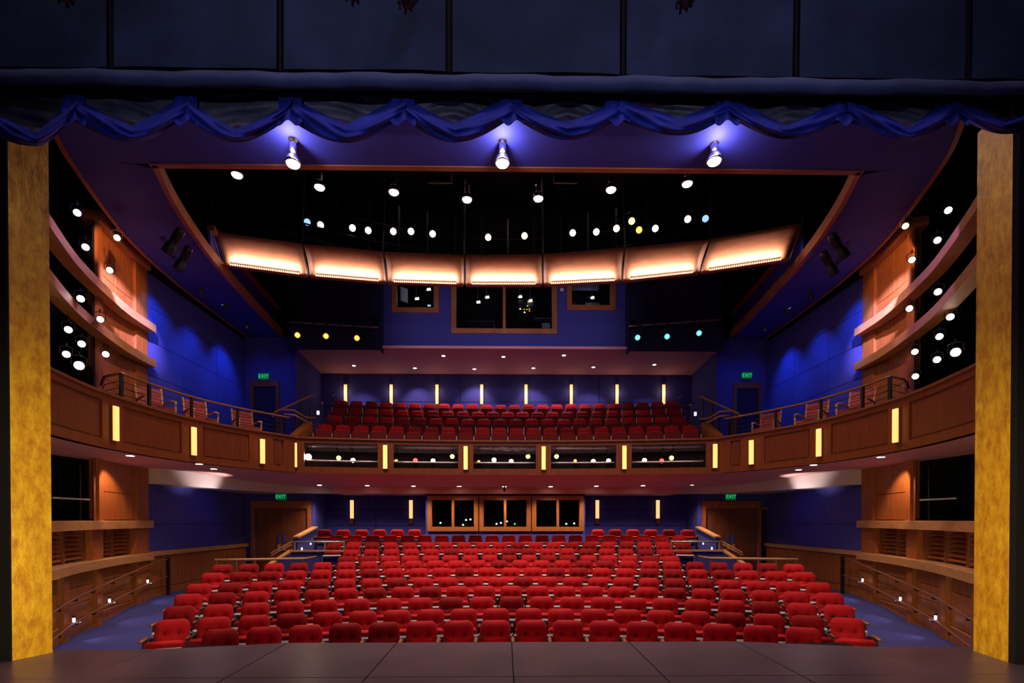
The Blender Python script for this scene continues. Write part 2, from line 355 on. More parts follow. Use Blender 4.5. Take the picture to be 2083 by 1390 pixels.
# ---- side walls, curved front part and straight rear part
for s in (-1, 1):
    nm = SIDE[s]
    W_ = [(x, y) for x, y in WALL]
    wall = struct(empty('wall_' + nm))
    # black void wall behind the lighting slots
    mb = MB(); mb.box(-12.2, -12.0, 6.0, 13.0, -1, 13.5); mb.box(-12.2, -9.2, 5.9, 6.0, -1, 13.5); mb.box(-12.2, -10.25, 13.0, 13.2, -1, 13.5)
    mb.build('void_backing', M['black'], wall, mirror=-s)
    # ---- curved base wall with pilasters and panels (below the lower ledge)
    base = seg(W_, 6.4, 13.8)
    mb = MB(); mb.sweep(base, [(0.10, -1.0), (0.10, 0.42), (0.3, 0.42), (0.3, -1.0)]); mb.build('wainscot_backing', M['wood_dark'], wall, mirror=-s)
    cuts = [7.4, 8.5, 9.95, 11.45, 13.25]
    for ci, (a, b) in enumerate(zip(cuts, cuts[1:])):
        # pilaster at the start of each bay
        pa = seg(W_, a-0.10, a+0.14)
        mb = MB(); mb.sweep(pa, [(-0.05, -0.98), (-0.05, 0.40), (0.12, 0.40), (0.12, -0.98)]); mb.build('pilaster', M['wood'], wall, mirror=-s)
        n = 2
        for k in range(n):
            y0 = a+0.16+(b-0.12-a-0.16)*k/n; y1 = a+0.16+(b-0.12-a-0.16)*(k+1)/n
            for (z0, z1) in ((-0.62, -0.30), (-0.285, 0.05), (0.065, 0.38)):
                mb = MB(); mb.sweep(seg(W_, y0+0.008, y1-0.008), [(0.045, z0), (0.045, z1), (0.11, z1), (0.11, z0)]); mb.build('panel', M['wood'], wall, mirror=-s)
        mb = MB(); mb.sweep(seg(W_, a+0.15, b-0.11), [(0.02, -0.98), (0.02, -0.66), (0.04, -0.64), (0.11, -0.64), (0.11, -0.98)]); mb.build('baseboard', M['wood'], wall, mirror=-s)
    pa = seg(W_, 13.2, 13.8); mb = MB(); mb.sweep(pa, [(-0.05, -0.98), (-0.05, 0.40), (0.12, 0.40), (0.12, -0.98)]); mb.build('pilaster', M['wood'], wall, mirror=-s)
    # ledges
    for (z0, z1, u0) in ((0.39, 0.58, -0.14), (1.28, 1.48, -0.13)):
        mb = MB(); mb.sweep(seg(W_, 6.4, 13.8), [(u0, z0), (u0, z1-0.01), (u0+0.01, z1), (0.35, z1), (0.35, z0)]); mb.build('ledge', M['wood_light'], wall, mirror=-s)
    # louvre zone
    mb = MB(); mb.sweep(seg(W_, 6.4, 13.75), [(0.33, 0.58), (0.33, 1.28), (0.36, 1.28), (0.36, 0.58)]); mb.build('louvre_backing', M['wood_dark'], wall, mirror=-s)
    for a, b in ((11.25, 11.75), (13.2, 13.8), (7.0, 7.25)):
        mb = MB(); mb.sweep(seg(W_, a, b), [(0.0, 0.58), (0.0, 1.28), (0.33, 1.28), (0.33, 0.58)]); mb.build('louvre_pier', M['wood'], wall, mirror=-s)
    bays = [(7.35, 8.35), (8.45, 9.35), (9.45, 10.3), (10.4, 11.15), (11.85, 12.4), (12.48, 13.12)]
    for (a, b) in bays:
        mb = MB(); mb.sweep(seg(W_, b-0.01, b+0.08), [(0.12, 0.60), (0.12, 1.27), (0.32, 1.27), (0.32, 0.60)]); mb.build('mullion', M['wood_dark'], wall, mirror=-s)
        for k in range(6):
            z = 0.66+k*0.102
            mb = MB(); mb.sweep(seg(W_, a, b), [(0.14, z-0.015), (0.14, z), (0.25, z+0.062), (0.25, z+0.047)]); mb.build('slat', M['wood'], wall, mirror=-s)
    # ---- wood pier, lower and upper
    pier = seg(W_, 11.82, 13.8)
    for (z0, z1) in ((1.48, 3.3), (3.6, 8.55)):
        mb = MB(); mb.sweep(pier, [(0.10, z0), (0.10, z1), (0.3, z1), (0.3, z0)])
        mb.build('pier_core', M['wood_dark'], wall, mirror=-s)
        mb = MB(); mb.hexa([(-9.60,11.50,z0),(-9.60,11.62,z0),(-10.75,12.85,z0),(-10.85,12.75,z0),(-9.60,11.50,z1),(-9.60,11.62,z1),(-10.75,12.85,z1),(-10.85,12.75,z1)])
        mb.build('pier_return', M['wood_dark'] if z0 < 2 else M['black'], wall, mirror=-s)
        for a, b in ((11.58, 11.80), (13.30, 13.8)):
            mb = MB(); mb.sweep(seg(W_, a, b), [(0.0, z0), (0.0, z1), (0.12, z1), (0.12, z0)]); mb.build('pier_stile', M['wood'], wall, mirror=-s)
        zs = [1.50, 2.18, 2.95] if z0 < 2 else [3.65, 4.9, 5.9, 7.35, 8.45]
        for y0, y1 in ((11.82, 12.52), (12.54, 13.28)):
            for za, zb in zip(zs, zs[1:]):
                mb = MB(); mb.sweep(seg(W_, y0, y1), [(0.06, za+0.008), (0.06, zb-0.008), (0.12, zb-0.008), (0.12, za+0.008)]); mb.build('panel', M['wood'], wall, mirror=-s)
    mb = MB(); mb.sweep(seg(W_, 11.5, 13.85), [(-0.10, 8.40), (-0.10, 8.62), (0.3, 8.62), (0.3, 8.40)]); mb.build('pier_cap', M['wood_trim'], wall, mirror=-s)
    # two curved timber beams crossing the lighting slots
    for zt in (6.90, 5.93):
        mb = MB(); mb.sweep(seg(W_, 6.3, 13.85), [(-0.22, zt-0.21), (-0.22, zt), (0.05, zt), (0.05, zt-0.21)]); mb.build('curved_beam', M['wood_light'], wall, mirror=-s)
    # ---- straight blue walls behind the pier
    mb = MB(); mb.box(-10.3, -10.08, 13.6, 19.2, -1, 8.37); mb.build('wall_backing', M['blue_dark'], wall, mirror=-s)
    mb = MB(); mb.box(-10.3, -10.06, 13.6, 19.2, 8.37, 13.5); mb.build('upper_backing', M['black'], wall, mirror=-s)
    for za, zb in ((0.61, 1.37), (1.37, 2.50)):
        yy = [13.8, 14.55, 15.9, 17.3, 19.0] if za < 1 else [13.8, 14.15, 15.4, 16.8, 19.0]
        for a, b in zip(yy, yy[1:]):
            MB().box(-10.1, -10.03, a+0.006, b-0.006, za+0.006, zb-0.006).build('panel', M['blue_wall'], wall, mirror=-s)
    for za, zb in zip([3.6, 4.6, 5.55, 6.5, 7.45], [4.6, 5.55, 6.5, 7.45, 8.37]):
        yy = [13.8, 15.3, 17.1, 19.0]
        for a, b in zip(yy, yy[1:]):
            MB().box(-10.1, -10.02, a+0.008, b-0.008, za+0.008, zb-0.008).build('panel', M['blue_wall'], wall, mirror=-s)
    yy = [13.85, 15.0, 16.3, 17.6, 18.95]
    for a, b in zip(yy, yy[1:]):
        MB().box(-10.1, -10.0, a+0.008, b-0.008, -0.42, 0.46).build('panel', M['wood'], wall, mirror=-s)
    MB().box(-10.1, -9.93, 13.8, 19.0, 0.48, 0.61).build('chair_rail', M['wood_light'], wall, mirror=-s)
    MB().box(-10.1, -9.97, 13.8, 19.0, -0.8, -0.44).build('baseboard', M['wood'], wall, mirror=-s)

# ---- ceilings: black void roof, cloud with its oval opening
struct(MB().box(-12.2, 12.2, 6.0, 23, 13.5, 13.7).build('ceiling', M['black']))
struct(MB().box(-12.2, 12.2, 5.6, 6.0, 8.4, 13.7).build('wall_front', M['black']))
INN = spline([(-7.05, 9.82), (-7.45, 10.9), (-7.8, 12.2), (-8.1, 13.7), (-8.3, 15.3), (-8.5, 17.0), (-8.66, 19.0)], 5)
OUT = spline([(-7.55, 8.1), (-8.3, 9.25), (-8.85, 10.6), (-9.35, 12.1), (-9.62, 13.4), (-9.80, 15.0), (-9.9, 17.0), (-9.95, 19.0)], 5)
cloud = struct(empty('ceiling'), 'blue curved ceiling band framing the oval opening')
ZC = 8.5
MB().box(-7.6, 7.6, 8.15, 9.82, ZC, ZC+0.2).build('front_panel', M['blue_ceiling'], cloud)
MB().box(-7.1, 7.1, 9.80, 9.92, ZC-0.02, ZC+0.26).build('front_beam', M['wood_trim'], cloud)
MB().box(-7.0, 7.0, 8.03, 8.15, ZC-0.02, ZC+0.25).build('front_beam', M['wood_trim'], cloud)
for s in (-1, 1):
    mb = MB(); n = 60
    def at_y(path, y): return seg(path, y, y+0.001)[0][0]
    yb = [8.15+(19.0-8.15)*i/n for i in range(n+1)]
    for a, b in zip(yb, yb[1:]):
        def rng(y):
            o = at_y(OUT, max(y, 8.1)); i = at_y(INN, y) if y >= 9.82 else -7.6
            return o, max(i, o+0.001)
        (o0, i0), (o1, i1) = rng(a+1e-4), rng(b-1e-4)
        if a < 9.82 and o0 > -7.6 and o1 > -7.6: continue
        mb.hexa([(o0,a,ZC),(i0,a,ZC),(i1,b,ZC),(o1,b,ZC),(o0,a,ZC+.2),(i0,a,ZC+.2),(i1,b,ZC+.2),(o1,b,ZC+.2)])
    mb.build('side_band', M['blue_ceiling'], cloud, mirror=-s)
    mb = MB(); mb.sweep(INN, [(-0.10, ZC-0.02), (-0.10, ZC+0.26), (0.0, ZC+0.26), (0.0, ZC-0.02)]); mb.build('inner_trim', M['wood_trim'], cloud, mirror=-s)
    mb = MB(); mb.sweep(OUT, [(0.0, ZC-0.02), (0.0, ZC+0.24), (0.08, ZC+0.24), (0.08, ZC-0.02)]); mb.build('outer_trim', M['wood_trim'], cloud, mirror=-s)
    R2 = seg(INN, 13.5, 18.9)
    mb = MB(); mb.sweep(R2, [(0.02, ZC+0.2), (0.02, ZC+0.85), (0.08, ZC+0.85), (0.08, ZC+0.2)]); mb.build('inner_rim', M['blue_ceiling'], cloud, mirror=-s)
    mb = MB(); mb.sweep(R2, [(-0.08, ZC+0.85), (-0.08, ZC+1.0), (0.1, ZC+1.0), (0.1, ZC+0.85)]); mb.build('upper_trim', M['wood_trim'], cloud, mirror=-s)

# ---- rear walls
def holed(name, x0, x1, z0, z1, y0, y1, holes, m, parent=None):
    X = sorted({x0, x1, *[h[0] for h in holes], *[h[1] for h in holes]}); Z = sorted({z0, z1, *[h[2] for h in holes], *[h[3] for h in holes]})
    mb = MB()
    for a, b in zip(X, X[1:]):
        for c, d in zip(Z, Z[1:]):
            mx, mz = (a+b)/2, (c+d)/2
            if any(h[0] < mx < h[1] and h[2] < mz < h[3] for h in holes): continue
            mb.box(a, b, y0, y1, c, d)
    return mb.build(name, m, parent)
# upper rear wall with control-room windows
YB = 18.9
def rect(px0, py0, px1, py1, Y):
    a = P(px0, py0, Y); b = P(px1, py1, Y); return a.x, b.x, b.z, a.z
wb = P(918, 567, YB), P(1133, 680, YB); ws1 = P(797, 560, YB), P(893, 637, YB); ws2 = P(1153, 560, YB), P(1252, 632, YB)
H_up = [(w_[0].x, w_[1].x, w_[1].z, w_[0].z) for w_ in (ws1, wb, ws2)]
xl = P(778, 640, YB).x; xr = P(1275, 640, YB).x
wbk = struct(empty('wall_back'), 'blue rear wall of the auditorium')
holed('blue_upper_wall', xl, xr, 8.05, 11.2, YB, YB+0.2, H_up, M['blue_wall'], wbk)
MB().box(-12.2, 12.2, YB+0.01, YB+0.19, 11.2, 13.5).build('void_wall', M['black'], wbk)
for s in (-1, 1):
    mb = MB(); mb.box(-8.2, (xl+0.02) if s < 0 else -(xr-0.02), YB+0.0, YB+0.15, 8.3, 11.2); mb.build('dark_upper_wall', M['blue_dark'], wbk, mirror=-s)
    mb = MB(); mb.box(-10.2, -8.2, YB+0.1, YB+0.25, 8.5, 11.2); mb.build('dark_upper_wall', M['black'], wbk, mirror=-s)
    # masking box hanging in front with bracket
    mb = MB(); mb.box(-8.15, (xl if s < 0 else -xr), YB-0.42, YB-0.36, 7.86, 10.9); mb.box((xl if s < 0 else -xr)-0.02, (xl if s < 0 else -xr)+0.05, YB-0.42, YB, 7.86, 10.9)
    mb.build('dark_screen', M['blue_dark'], wbk, mirror=-s)
    # gallery end walls with door opening
    xd0, xd1 = P(510, 800, 19).x, P(568, 800, 19).x
    holed('gallery_end_wall', -10.1, -8.13, 2.9, 8.5, 19.0, 19.15, [(xd0+0.08, xd1-0.08, 4.5, 6.68)], M['blue_wall'], wbk).scale.x = (1 if s < 0 else -1)
    # balcony flank wall
    mb = MB(); mb.hexa([(-8.13,18.9,3.2),(-8.05,18.9,3.2),(-8.28,22,3.2),(-8.36,22,3.2),(-8.13,18.9,8.05),(-8.05,18.9,8.05),(-8.28,22,8.05),(-8.36,22,8.05)]); mb.build('flank_wall', M['blue_wall'], wbk, mirror=-s)
# balcony back wall: horizontal boards
for za, zb in ((4.4, 5.6), (5.62, 6.75), (6.77, 8.02)):
    for a, b in zip([-8.3, -5.2, -2.1, 1.0, 4.1], [-5.21, -2.11, 0.99, 4.09, 8.3]):
        MB().box(a+0.01, b, 22.0, 22.1, za, zb).build('panel', M['blue_wall'], wbk)
MB().box(-8.5, 8.5, 22.1, 22.3, 2, 8.1).build('wall_backing', M['blue_dark'], wbk)
# balcony ceiling
mb = MB(); mb.hexa([(-8.1,18.72,8.0),(8.1,18.72,8.0),(8.36,22.1,8.0),(-8.36,22.1,8.0),(-8.1,18.72,8.1),(8.1,18.72,8.1),(8.36,22.1,8.1),(-8.36,22.1,8.1)])
struct(mb.build('ceiling', M['plaster_balcony_bounce']), 'white ceiling panel over the balcony seats, tinted with red bounce')

# stalls rear wall
YR = 20.2
for za, zb in ((0.3, 1.25), (1.27, 1.9), (1.92, 2.6)):
    for a, b in ((-7.7, -5.4), (-5.38, -3.05), (3.05, 5.38), (5.4, 7.7)):
        MB().box(a, b, YR, YR+0.1, za, zb).build('panel', M['blue_wall'], wbk)
MB().box(-8, 8, YR+0.1, YR+0.2, -1, 2.9).build('wall_backing', M['blue_dark'], wbk)
bx0, bx1 = P(866, 1050, 19).x, P(1190, 1050, 19).x
WINX = [(870, 973), (975, 1080), (1082, 1187)]
wz0, wz1 = P(1000, 1080, 19).z, P(1000, 1010, 19).z
holes = [(P(a, 1050, 19).x+0.02, P(b, 1050, 19).x-0.02, wz0, wz1) for a, b in WINX]
holed('booth_front', bx0, bx1, 0.1, 2.62, 19.0, 19.1, holes, M['blue_wall'], wbk)
for x in (bx0, bx1-0.1): MB().box(x, x+0.1, 19.1, YR, 0.1, 2.62).build('booth_cheek', M['blue_wall'], wbk)
for s in (-1, 1):
    xd0, xd1 = P(516, 1050, 19).x, P(633, 1050, 19).x
    hs = [(xd0+0.1, xd1-0.1, -0.7, 1.93)]
    o = holed('rear_door_wall', -10.1, -7.4, -1, 2.6, 19.0, 19.12, hs, M['blue_wall'], wbk); o.scale.x = 1 if s < 0 else -1
    mb = MB(); mb.box(-7.5, -7.4, 19.12, 20.2, -1, 2.6); mb.build('corner_return', M['blue_wall'], wbk, mirror=-s)

# ---- balcony slab, fascia, soffits
bal = struct(empty('balcony_front'), 'curved cherry-wood balcony front')
ZR, ZS = 4.03, 2.93
for s in (-1, 1):
    core = FASC
    mb = MB(); mb.sweep(core, [(0.05, ZS), (0.05, ZR-0.04), (0.16, ZR-0.04), (0.16, ZS)]); mb.build('fascia_core', M['wood_dark'], bal, mirror=-s)
    mb = MB(); mb.sweep(core, [(-0.05, ZR-0.05), (-0.05, ZR), (0.25, ZR), (0.25, ZR-0.05)]); mb.build('cap_rail', M['wood_dark'], bal, mirror=-s)
    mb = MB(); mb.sweep(core, [(0.0, 3.86), (0.0, ZR-0.05), (0.08, ZR-0.05), (0.08, 3.86)]); mb.build('top_rail', M['wood_fascia'], bal, mirror=-s)
    mb = MB(); mb.sweep(core, [(0.0, ZS), (0.0, 3.10), (0.08, 3.10), (0.08, ZS)]); mb.build('bottom_rail', M['wood_fascia'], bal, mirror=-s)
    sy = [curve_px(FASC, p)[1] for p in (230, 391, 532)]
    edges = [6.5]+sy+[14.95]
    for yq in sy:
        mb = MB(); mb.sweep(seg(core, yq-0.30, yq+0.30), [(0.0, 3.10), (0.0, 3.86), (0.08, 3.86), (0.08, 3.10)]); mb.build('stile', M['wood_fascia'], bal, mirror=-s)
    for i, (a, b) in enumerate(zip(edges, edges[1:])):
        y0 = a+0.34 if i else a; y1 = b-0.34
        mb = MB(); mb.sweep(seg(core, y0, y1), [(0.025, 3.14), (0.025, 3.82), (0.07, 3.82), (0.07, 3.14)]); mb.build('panel', M['wood_fpanel'], bal, mirror=-s)
    mb = MB(); mb.sweep(seg(core, 14.66, 14.95), [(0.0, 3.10), (0.0, 3.86), (0.08, 3.86), (0.08, 3.10)]); mb.build('stile', M['wood_fascia'], bal, mirror=-s)
    # gallery floor slab between fascia and wall
    mb = MB(); n = 40
    for i in range(n):
        a = 6.3+(19.0-6.3)*i/n; b = 6.3+(19.0-6.3)*(i+1)/n
        def xin(y): return at_y(FASC, y)-0.1 if y < 14.95 else -6.5-0.0*(y)
        def xou(y): return -12 if y < 11.6 else -10.05
        mb.hexa([(xou(b),a,3.2),(xin(a),a,3.2),(xin(b),b,3.2),(xou(b),b,3.2),(xou(b),a,3.6),(xin(a),a,3.6),(xin(b),b,3.6),(xou(b),b,3.6)])
    mb.build('gallery_slab', M['carpet_shaded'], bal, mirror=-s)
# centre section
xsc = [P(p, 930, 15.2).x for p in (605, 780, 945, 1108, 1274, 1450)]
cen = [(x, FC(x)) for x in [-6.5+13.0*i/40 for i in range(41)]][::-1]
def cseg(x0, x1, n=8): return [(x1+(x0-x1)*i/n, FC(x1+(x0-x1)*i/n)) for i in range(n+1)]
# sweep direction right->left : left normal points to -y ; use negative u for backwards
def csweep(x0, x1, u0, u1, z0, z1, name, m, parent=bal, n=8):
    mb = MB(); mb.sweep(cseg(x0, x1, n), [(-u0, z0), (-u0, z1), (-u1, z1), (-u1, z0)]); return mb.build(name, m, parent)
csweep(-6.5, 6.5, 0.0, 0.12, 3.87, ZR-0.05, 'top_rail', M['wood_fascia'], n=30)
csweep(-6.5, 6.5, -0.05, 0.25, ZR-0.05, ZR, 'cap_rail', M['wood_dark'], n=30)
csweep(-6.5, 6.5, 0.0, 0.12, ZS, 3.13, 'bottom_rail', M['wood_fascia'], n=30)
csweep(-6.5, 6.5, 0.50, 0.54, ZS, 3.95, 'slot_back', M['shell'], n=30)
csweep(-6.5, 6.5, 0.12, 0.50, ZS, 3.0, 'slot_floor', M['black'], n=30)
csweep(-6.5, 6.5, 0.56, 1.3, 3.1, 3.7, 'front_slab', M['carpet_shaded'], n=30)
for x in xsc:
    csweep(max(-6.5, x-0.24), min(6.5, x+0.24), 0.0, 0.12, 3.13, 3.87, 'post', M['wood_fascia'], n=2)
# under-balcony ceiling: inner sloping part and lower outer band
soff = struct(empty('ceiling'), 'pale under-balcony ceiling')
xo = [x for x in [-6.5+13*i/20 for i in range(21)]]
mb = MB()
for a, b in zip(xo, xo[1:]):
    mb.hexa([(a,FC(a)+.05,ZS-.0),(b,FC(b)+.05,ZS),(b,19.0,2.72),(a,19.0,2.72),(a,FC(a)+.05,ZS+.08),(b,FC(b)+.05,ZS+.08),(b,19.0,2.80),(a,19.0,2.80)])
mb.build('centre_panel', M['plaster_red_bounce'], soff)
mb = MB()
mb.box(-6.6, 6.6, 18.75, 20.3, 2.5, 2.9); mb.build('rear_band', M['plaster_red_bounce'], soff)
BK = spline([(-9.7, 13.83), (-9.45, 15.2), (-8.9, 16.9), (-8.0, 18.2), (-6.6, 19.0)], 6)
for s in (-1, 1):
    mb = MB(); n = 44
    for i in range(n):
        a = 6.3+(19.0-6.3)*i/n; b = 6.3+(19.0-6.3)*(i+1)/n
        def xin(y): return at_y(FASC, y)-0.05 if y < 14.95 else -6.5
        za, zb = [ZS if y < 15 else ZS-(y-15)/4*0.2 for y in (a, b)]
        mb.hexa([(-10.05,a,za),(xin(a),a,za),(xin(b),b,zb),(-10.05,b,zb),(-10.05,a,za+.08),(xin(a),a,za+.08),(xin(b),b,zb+.08),(-10.05,b,zb+.08)])
    mb.build('side_panel', M['plaster_warm_light'], soff, mirror=-s)
    mb = MB()
    for (a, b) in zip(BK, BK[1:]):
        mb.hexa([(-10.05,a[1],2.5),(a[0],a[1],2.5),(b[0],b[1],2.5),(-10.05,b[1],2.5),(-10.05,a[1],2.93),(a[0],a[1],2.93),(b[0],b[1],2.93),(-10.05,b[1],2.93)])
    mb.build('bulkhead', M['plaster'], soff, mirror=-s)
# balcony seating platform
bfl = struct(empty('floor'), 'stepped balcony floor')
BROWS = [(16.75, 4.62, 5.95), (17.75, 5.12, 5.95), (18.9, 5.64, 6.2), (20.1, 6.20, 6.5)]
BC = -15.0
for i, (yc, zt, xe) in enumerate(BROWS):
    R = yc-BC; nx = BROWS[i+1][0]-BC if i < 3 else R+1.9
    tread(R-0.5, nx-0.5, -xe-0.3, xe+0.3, BC, 3.1, zt-0.86, 'terrace', M['carpet_shaded'], bfl)
MB().box(-8.3, 8.3, 18.5, 22, 3.1, 3.75).build('rear_slab', M['carpet_shaded'], bfl)

# ================================================================== WINDOWS
def window(name, x0, x1, z0, z1, y, fw, mull, m, depth=0.14):
    w_ = struct(empty(name))
    cx = (x0+x1)/2
    def b(nm, a, c, d, e, mm=m, ya=y-0.05, yb=y+depth): MB().box(a, c, ya, yb, d, e).build(nm, mm, w_)
    b('sill', x0, x1, z0, z0+fw); b('head', x0, x1, z1-fw, z1)
    b('jamb', x0, x0+fw, z0+fw, z1-fw); b('jamb', x1-fw, x1, z0+fw, z1-fw)
    if mull:
        b('mullion', cx-fw*0.28, cx+fw*0.28, z0+fw, z1-fw)
        for a, c in ((x0+fw, cx-fw*0.28), (cx+fw*0.28, x1-fw)): MB().box(a, c, y+0.05, y+0.06, z0+fw, z1-fw).build('pane', M['glass'], w_)
    else: MB().box(x0+fw, x1-fw, y+0.05, y+0.06, z0+fw, z1-fw).build('pane', M['glass'], w_)
    return w_
k = 1
for (a, b) in WINX:
    window('window_%d' % k, P(a, 1050, 19).x, P(b, 1050, 19).x, wz0-0.02, wz1+0.02, 19.0, 0.17, True, M['wood']); k += 1
for i, h in enumerate(H_up):
    window('window_%d' % k, h[0], h[1], h[2], h[3], YB, 0.19, i == 1, M['wood_trim']); k += 1
# control rooms behind the glass
struct(MB().box(-5, 5, 21.6, 21.7, 8.2, 11.4).build('wall_booth', M['black']))
mb = MB(); mb.box(-4.9, 4.9, 19.1, 21.6, 8.35, 8.45); struct(mb.build('floor', M['black']), 'control room floor')
MB_ = MB(); MB_.box(bx0+.1, bx1-.1, 20.05, 20.19, 0.2, 2.6); struct(MB_.build('wall_booth', M['black']))

# ================================================================== DOORS
def double_door(s):
    nm = 'door_%d' % (1 if s < 0 else 2)
    d = struct(empty(nm, (0, 0, 0)))
    x0, x1 = P(512, 1050, 19).x, P(633, 1050, 19).x
    zt = 2.22
    f = MB(); f.box(x0, x0+0.13, 18.93, 19.15, -0.8, zt); f.box(x1-0.13, x1, 18.93, 19.15, -0.8, zt); f.box(x0+0.13, x1-0.13, 18.93, 19.15, zt-0.28, zt)
    f.build('door_frame', M['wood'], d, mirror=-s)
    mid = (x0+x1)/2
    for a, b, hx in ((x0+0.14, mid-0.005, mid-0.16), (mid+0.005, x1-0.14, mid+0.05)):
        lf = MB().box(a, b, 19.02, 19.08, -0.66, zt-0.29).build('door_leaf', M['wood_dark'], d, mirror=-s)
        MB().box(hx, hx+0.10, 19.0, 19.02, 0.58, 0.95).build('push_plate', M['blue_wall'], lf, mirror=-s)
        MB().box(hx, hx+0.10, 18.985, 19.02, 0.32, 0.56).build('handle_plate', M['wood_light'], lf, mirror=-s)
for s in (-1, 1): double_door(s)
# open side doorway beyond the right doors
d = struct(empty('door_3'))
xa, xb = P(1545, 1080, 18.85).x, P(1580, 1080, 18.85).x
f = MB(); f.box(xa-0.02, xa+0.05, 18.8, 18.92, -0.8, 1.98); f.box(xb-0.08, xb, 18.8, 18.92, -0.8, 1.98); f.box(xa, xb, 18.8, 18.92, 1.9, 1.98); f.build('door_frame', M['wood'], d)
MB().box(xa+0.05, xb-0.08, 18.9, 18.93, -0.8, 1.9).build('dark_opening', M['blue_dark'], d)
for s in (-1, 1):
    d = struct(empty('door_%d' % (4 if s < 0 else 5)))
    x0, x1 = P(510, 800, 19).x, P(568, 800, 19).x
    f = MB(); f.box(x0, x0+0.12, 18.95, 19.1, 4.5, 6.82); f.box(x1-0.12, x1, 18.95, 19.1, 4.5, 6.82); f.box(x0+0.12, x1-0.12, 18.95, 19.1, 6.6, 6.82); f.build('door_frame', M['wood_dark'], d, mirror=-s)
    lf = MB().box(x0+0.13, x1-0.13, 19.04, 19.09, 4.5, 6.59).build('door_leaf', M['blue_dark'], d, mirror=-s)
    MB().box(x1-0.28, x1-0.2, 19.0, 19.04, 5.45, 5.6).build('handle', M['steel'], lf, mirror=-s)

# ================================================================== DRAPES ABOVE THE STAGE
# framed navy border, one cloth panel per bay
brd = empty('border_curtain', (0, 4.95, 6.05)); tag(brd, 'dark navy cloth border stretched in bays across the top of the picture', 'curtain')
def loc(p, o): return (p[0]-o.location.x, p[1]-o.location.y, p[2]-o.location.z)
def addp(mb, name, m, root, smooth=False):
    mb.v = [loc(p, root) for p in mb.v]; return mb.build(name, m, root, smooth=smooth)
seams = [-5.9]+[P(p, 100, 4.95).x for p in (225, 570, 913, 1268, 1620, 1970)]+[5.9]
ztb = P(1000, 149, 4.95).z
for i, (a, b) in enumerate(zip(seams, seams[1:])):
    mb = MB(); n = 12; k0 = len(mb.v); rnd = random.Random(i)
    for r in range(9):
        for c in range(n+1):
            u = c/n; x = a+0.035+(b-a-0.07)*u; z = ztb+0.01+(r/8)*1.6
            y = 4.95-0.02*math.sin(PI*u)*math.sin(r*0.9+i)-0.008*math.sin(7*u+r*0.7+i)
            mb.v.append((x, y, z))
    for r in range(8):
        for c in range(n):
            q = r*(n+1)+c; mb.f.append((q, q+1, q+n+2, q+n+1)); mb.mi.append(0)
    addp(mb, 'cloth_panel', M['navy_cloth'], brd, True)
mb = MB()
for x in seams[1:-1]:
    mb2 = MB(); mb2.box(x-0.014, x+0.014, 4.95, 4.99, ztb, ztb+1.6); addp(mb2, 'seam_tape', M['black'], brd)
mb2 = MB(); mb2.box(-5.9, 5.9, 5.0, 5.03, ztb-0.18, ztb+1.6); addp(mb2, 'backing_cloth', M['black'], brd)
# pipe pocket along the bottom edge
mb = MB(); path = [(-5.9+11.8*i/60, 4.93, ztb-0.115+0.008*math.sin(i*0.9)+0.006*math.sin(i*2.3)) for i in range(61)]
mb.tube(path, 0.066, 12); addp(mb, 'pipe_pocket', M['pocket_cloth'], brd, True)
mb = MB(); mb.box(-5.9, 5.9, 4.93, 4.945, P(1000, 188, 4.94).z, ztb-0.04); addp(mb, 'lower_hem', M['black'], brd)

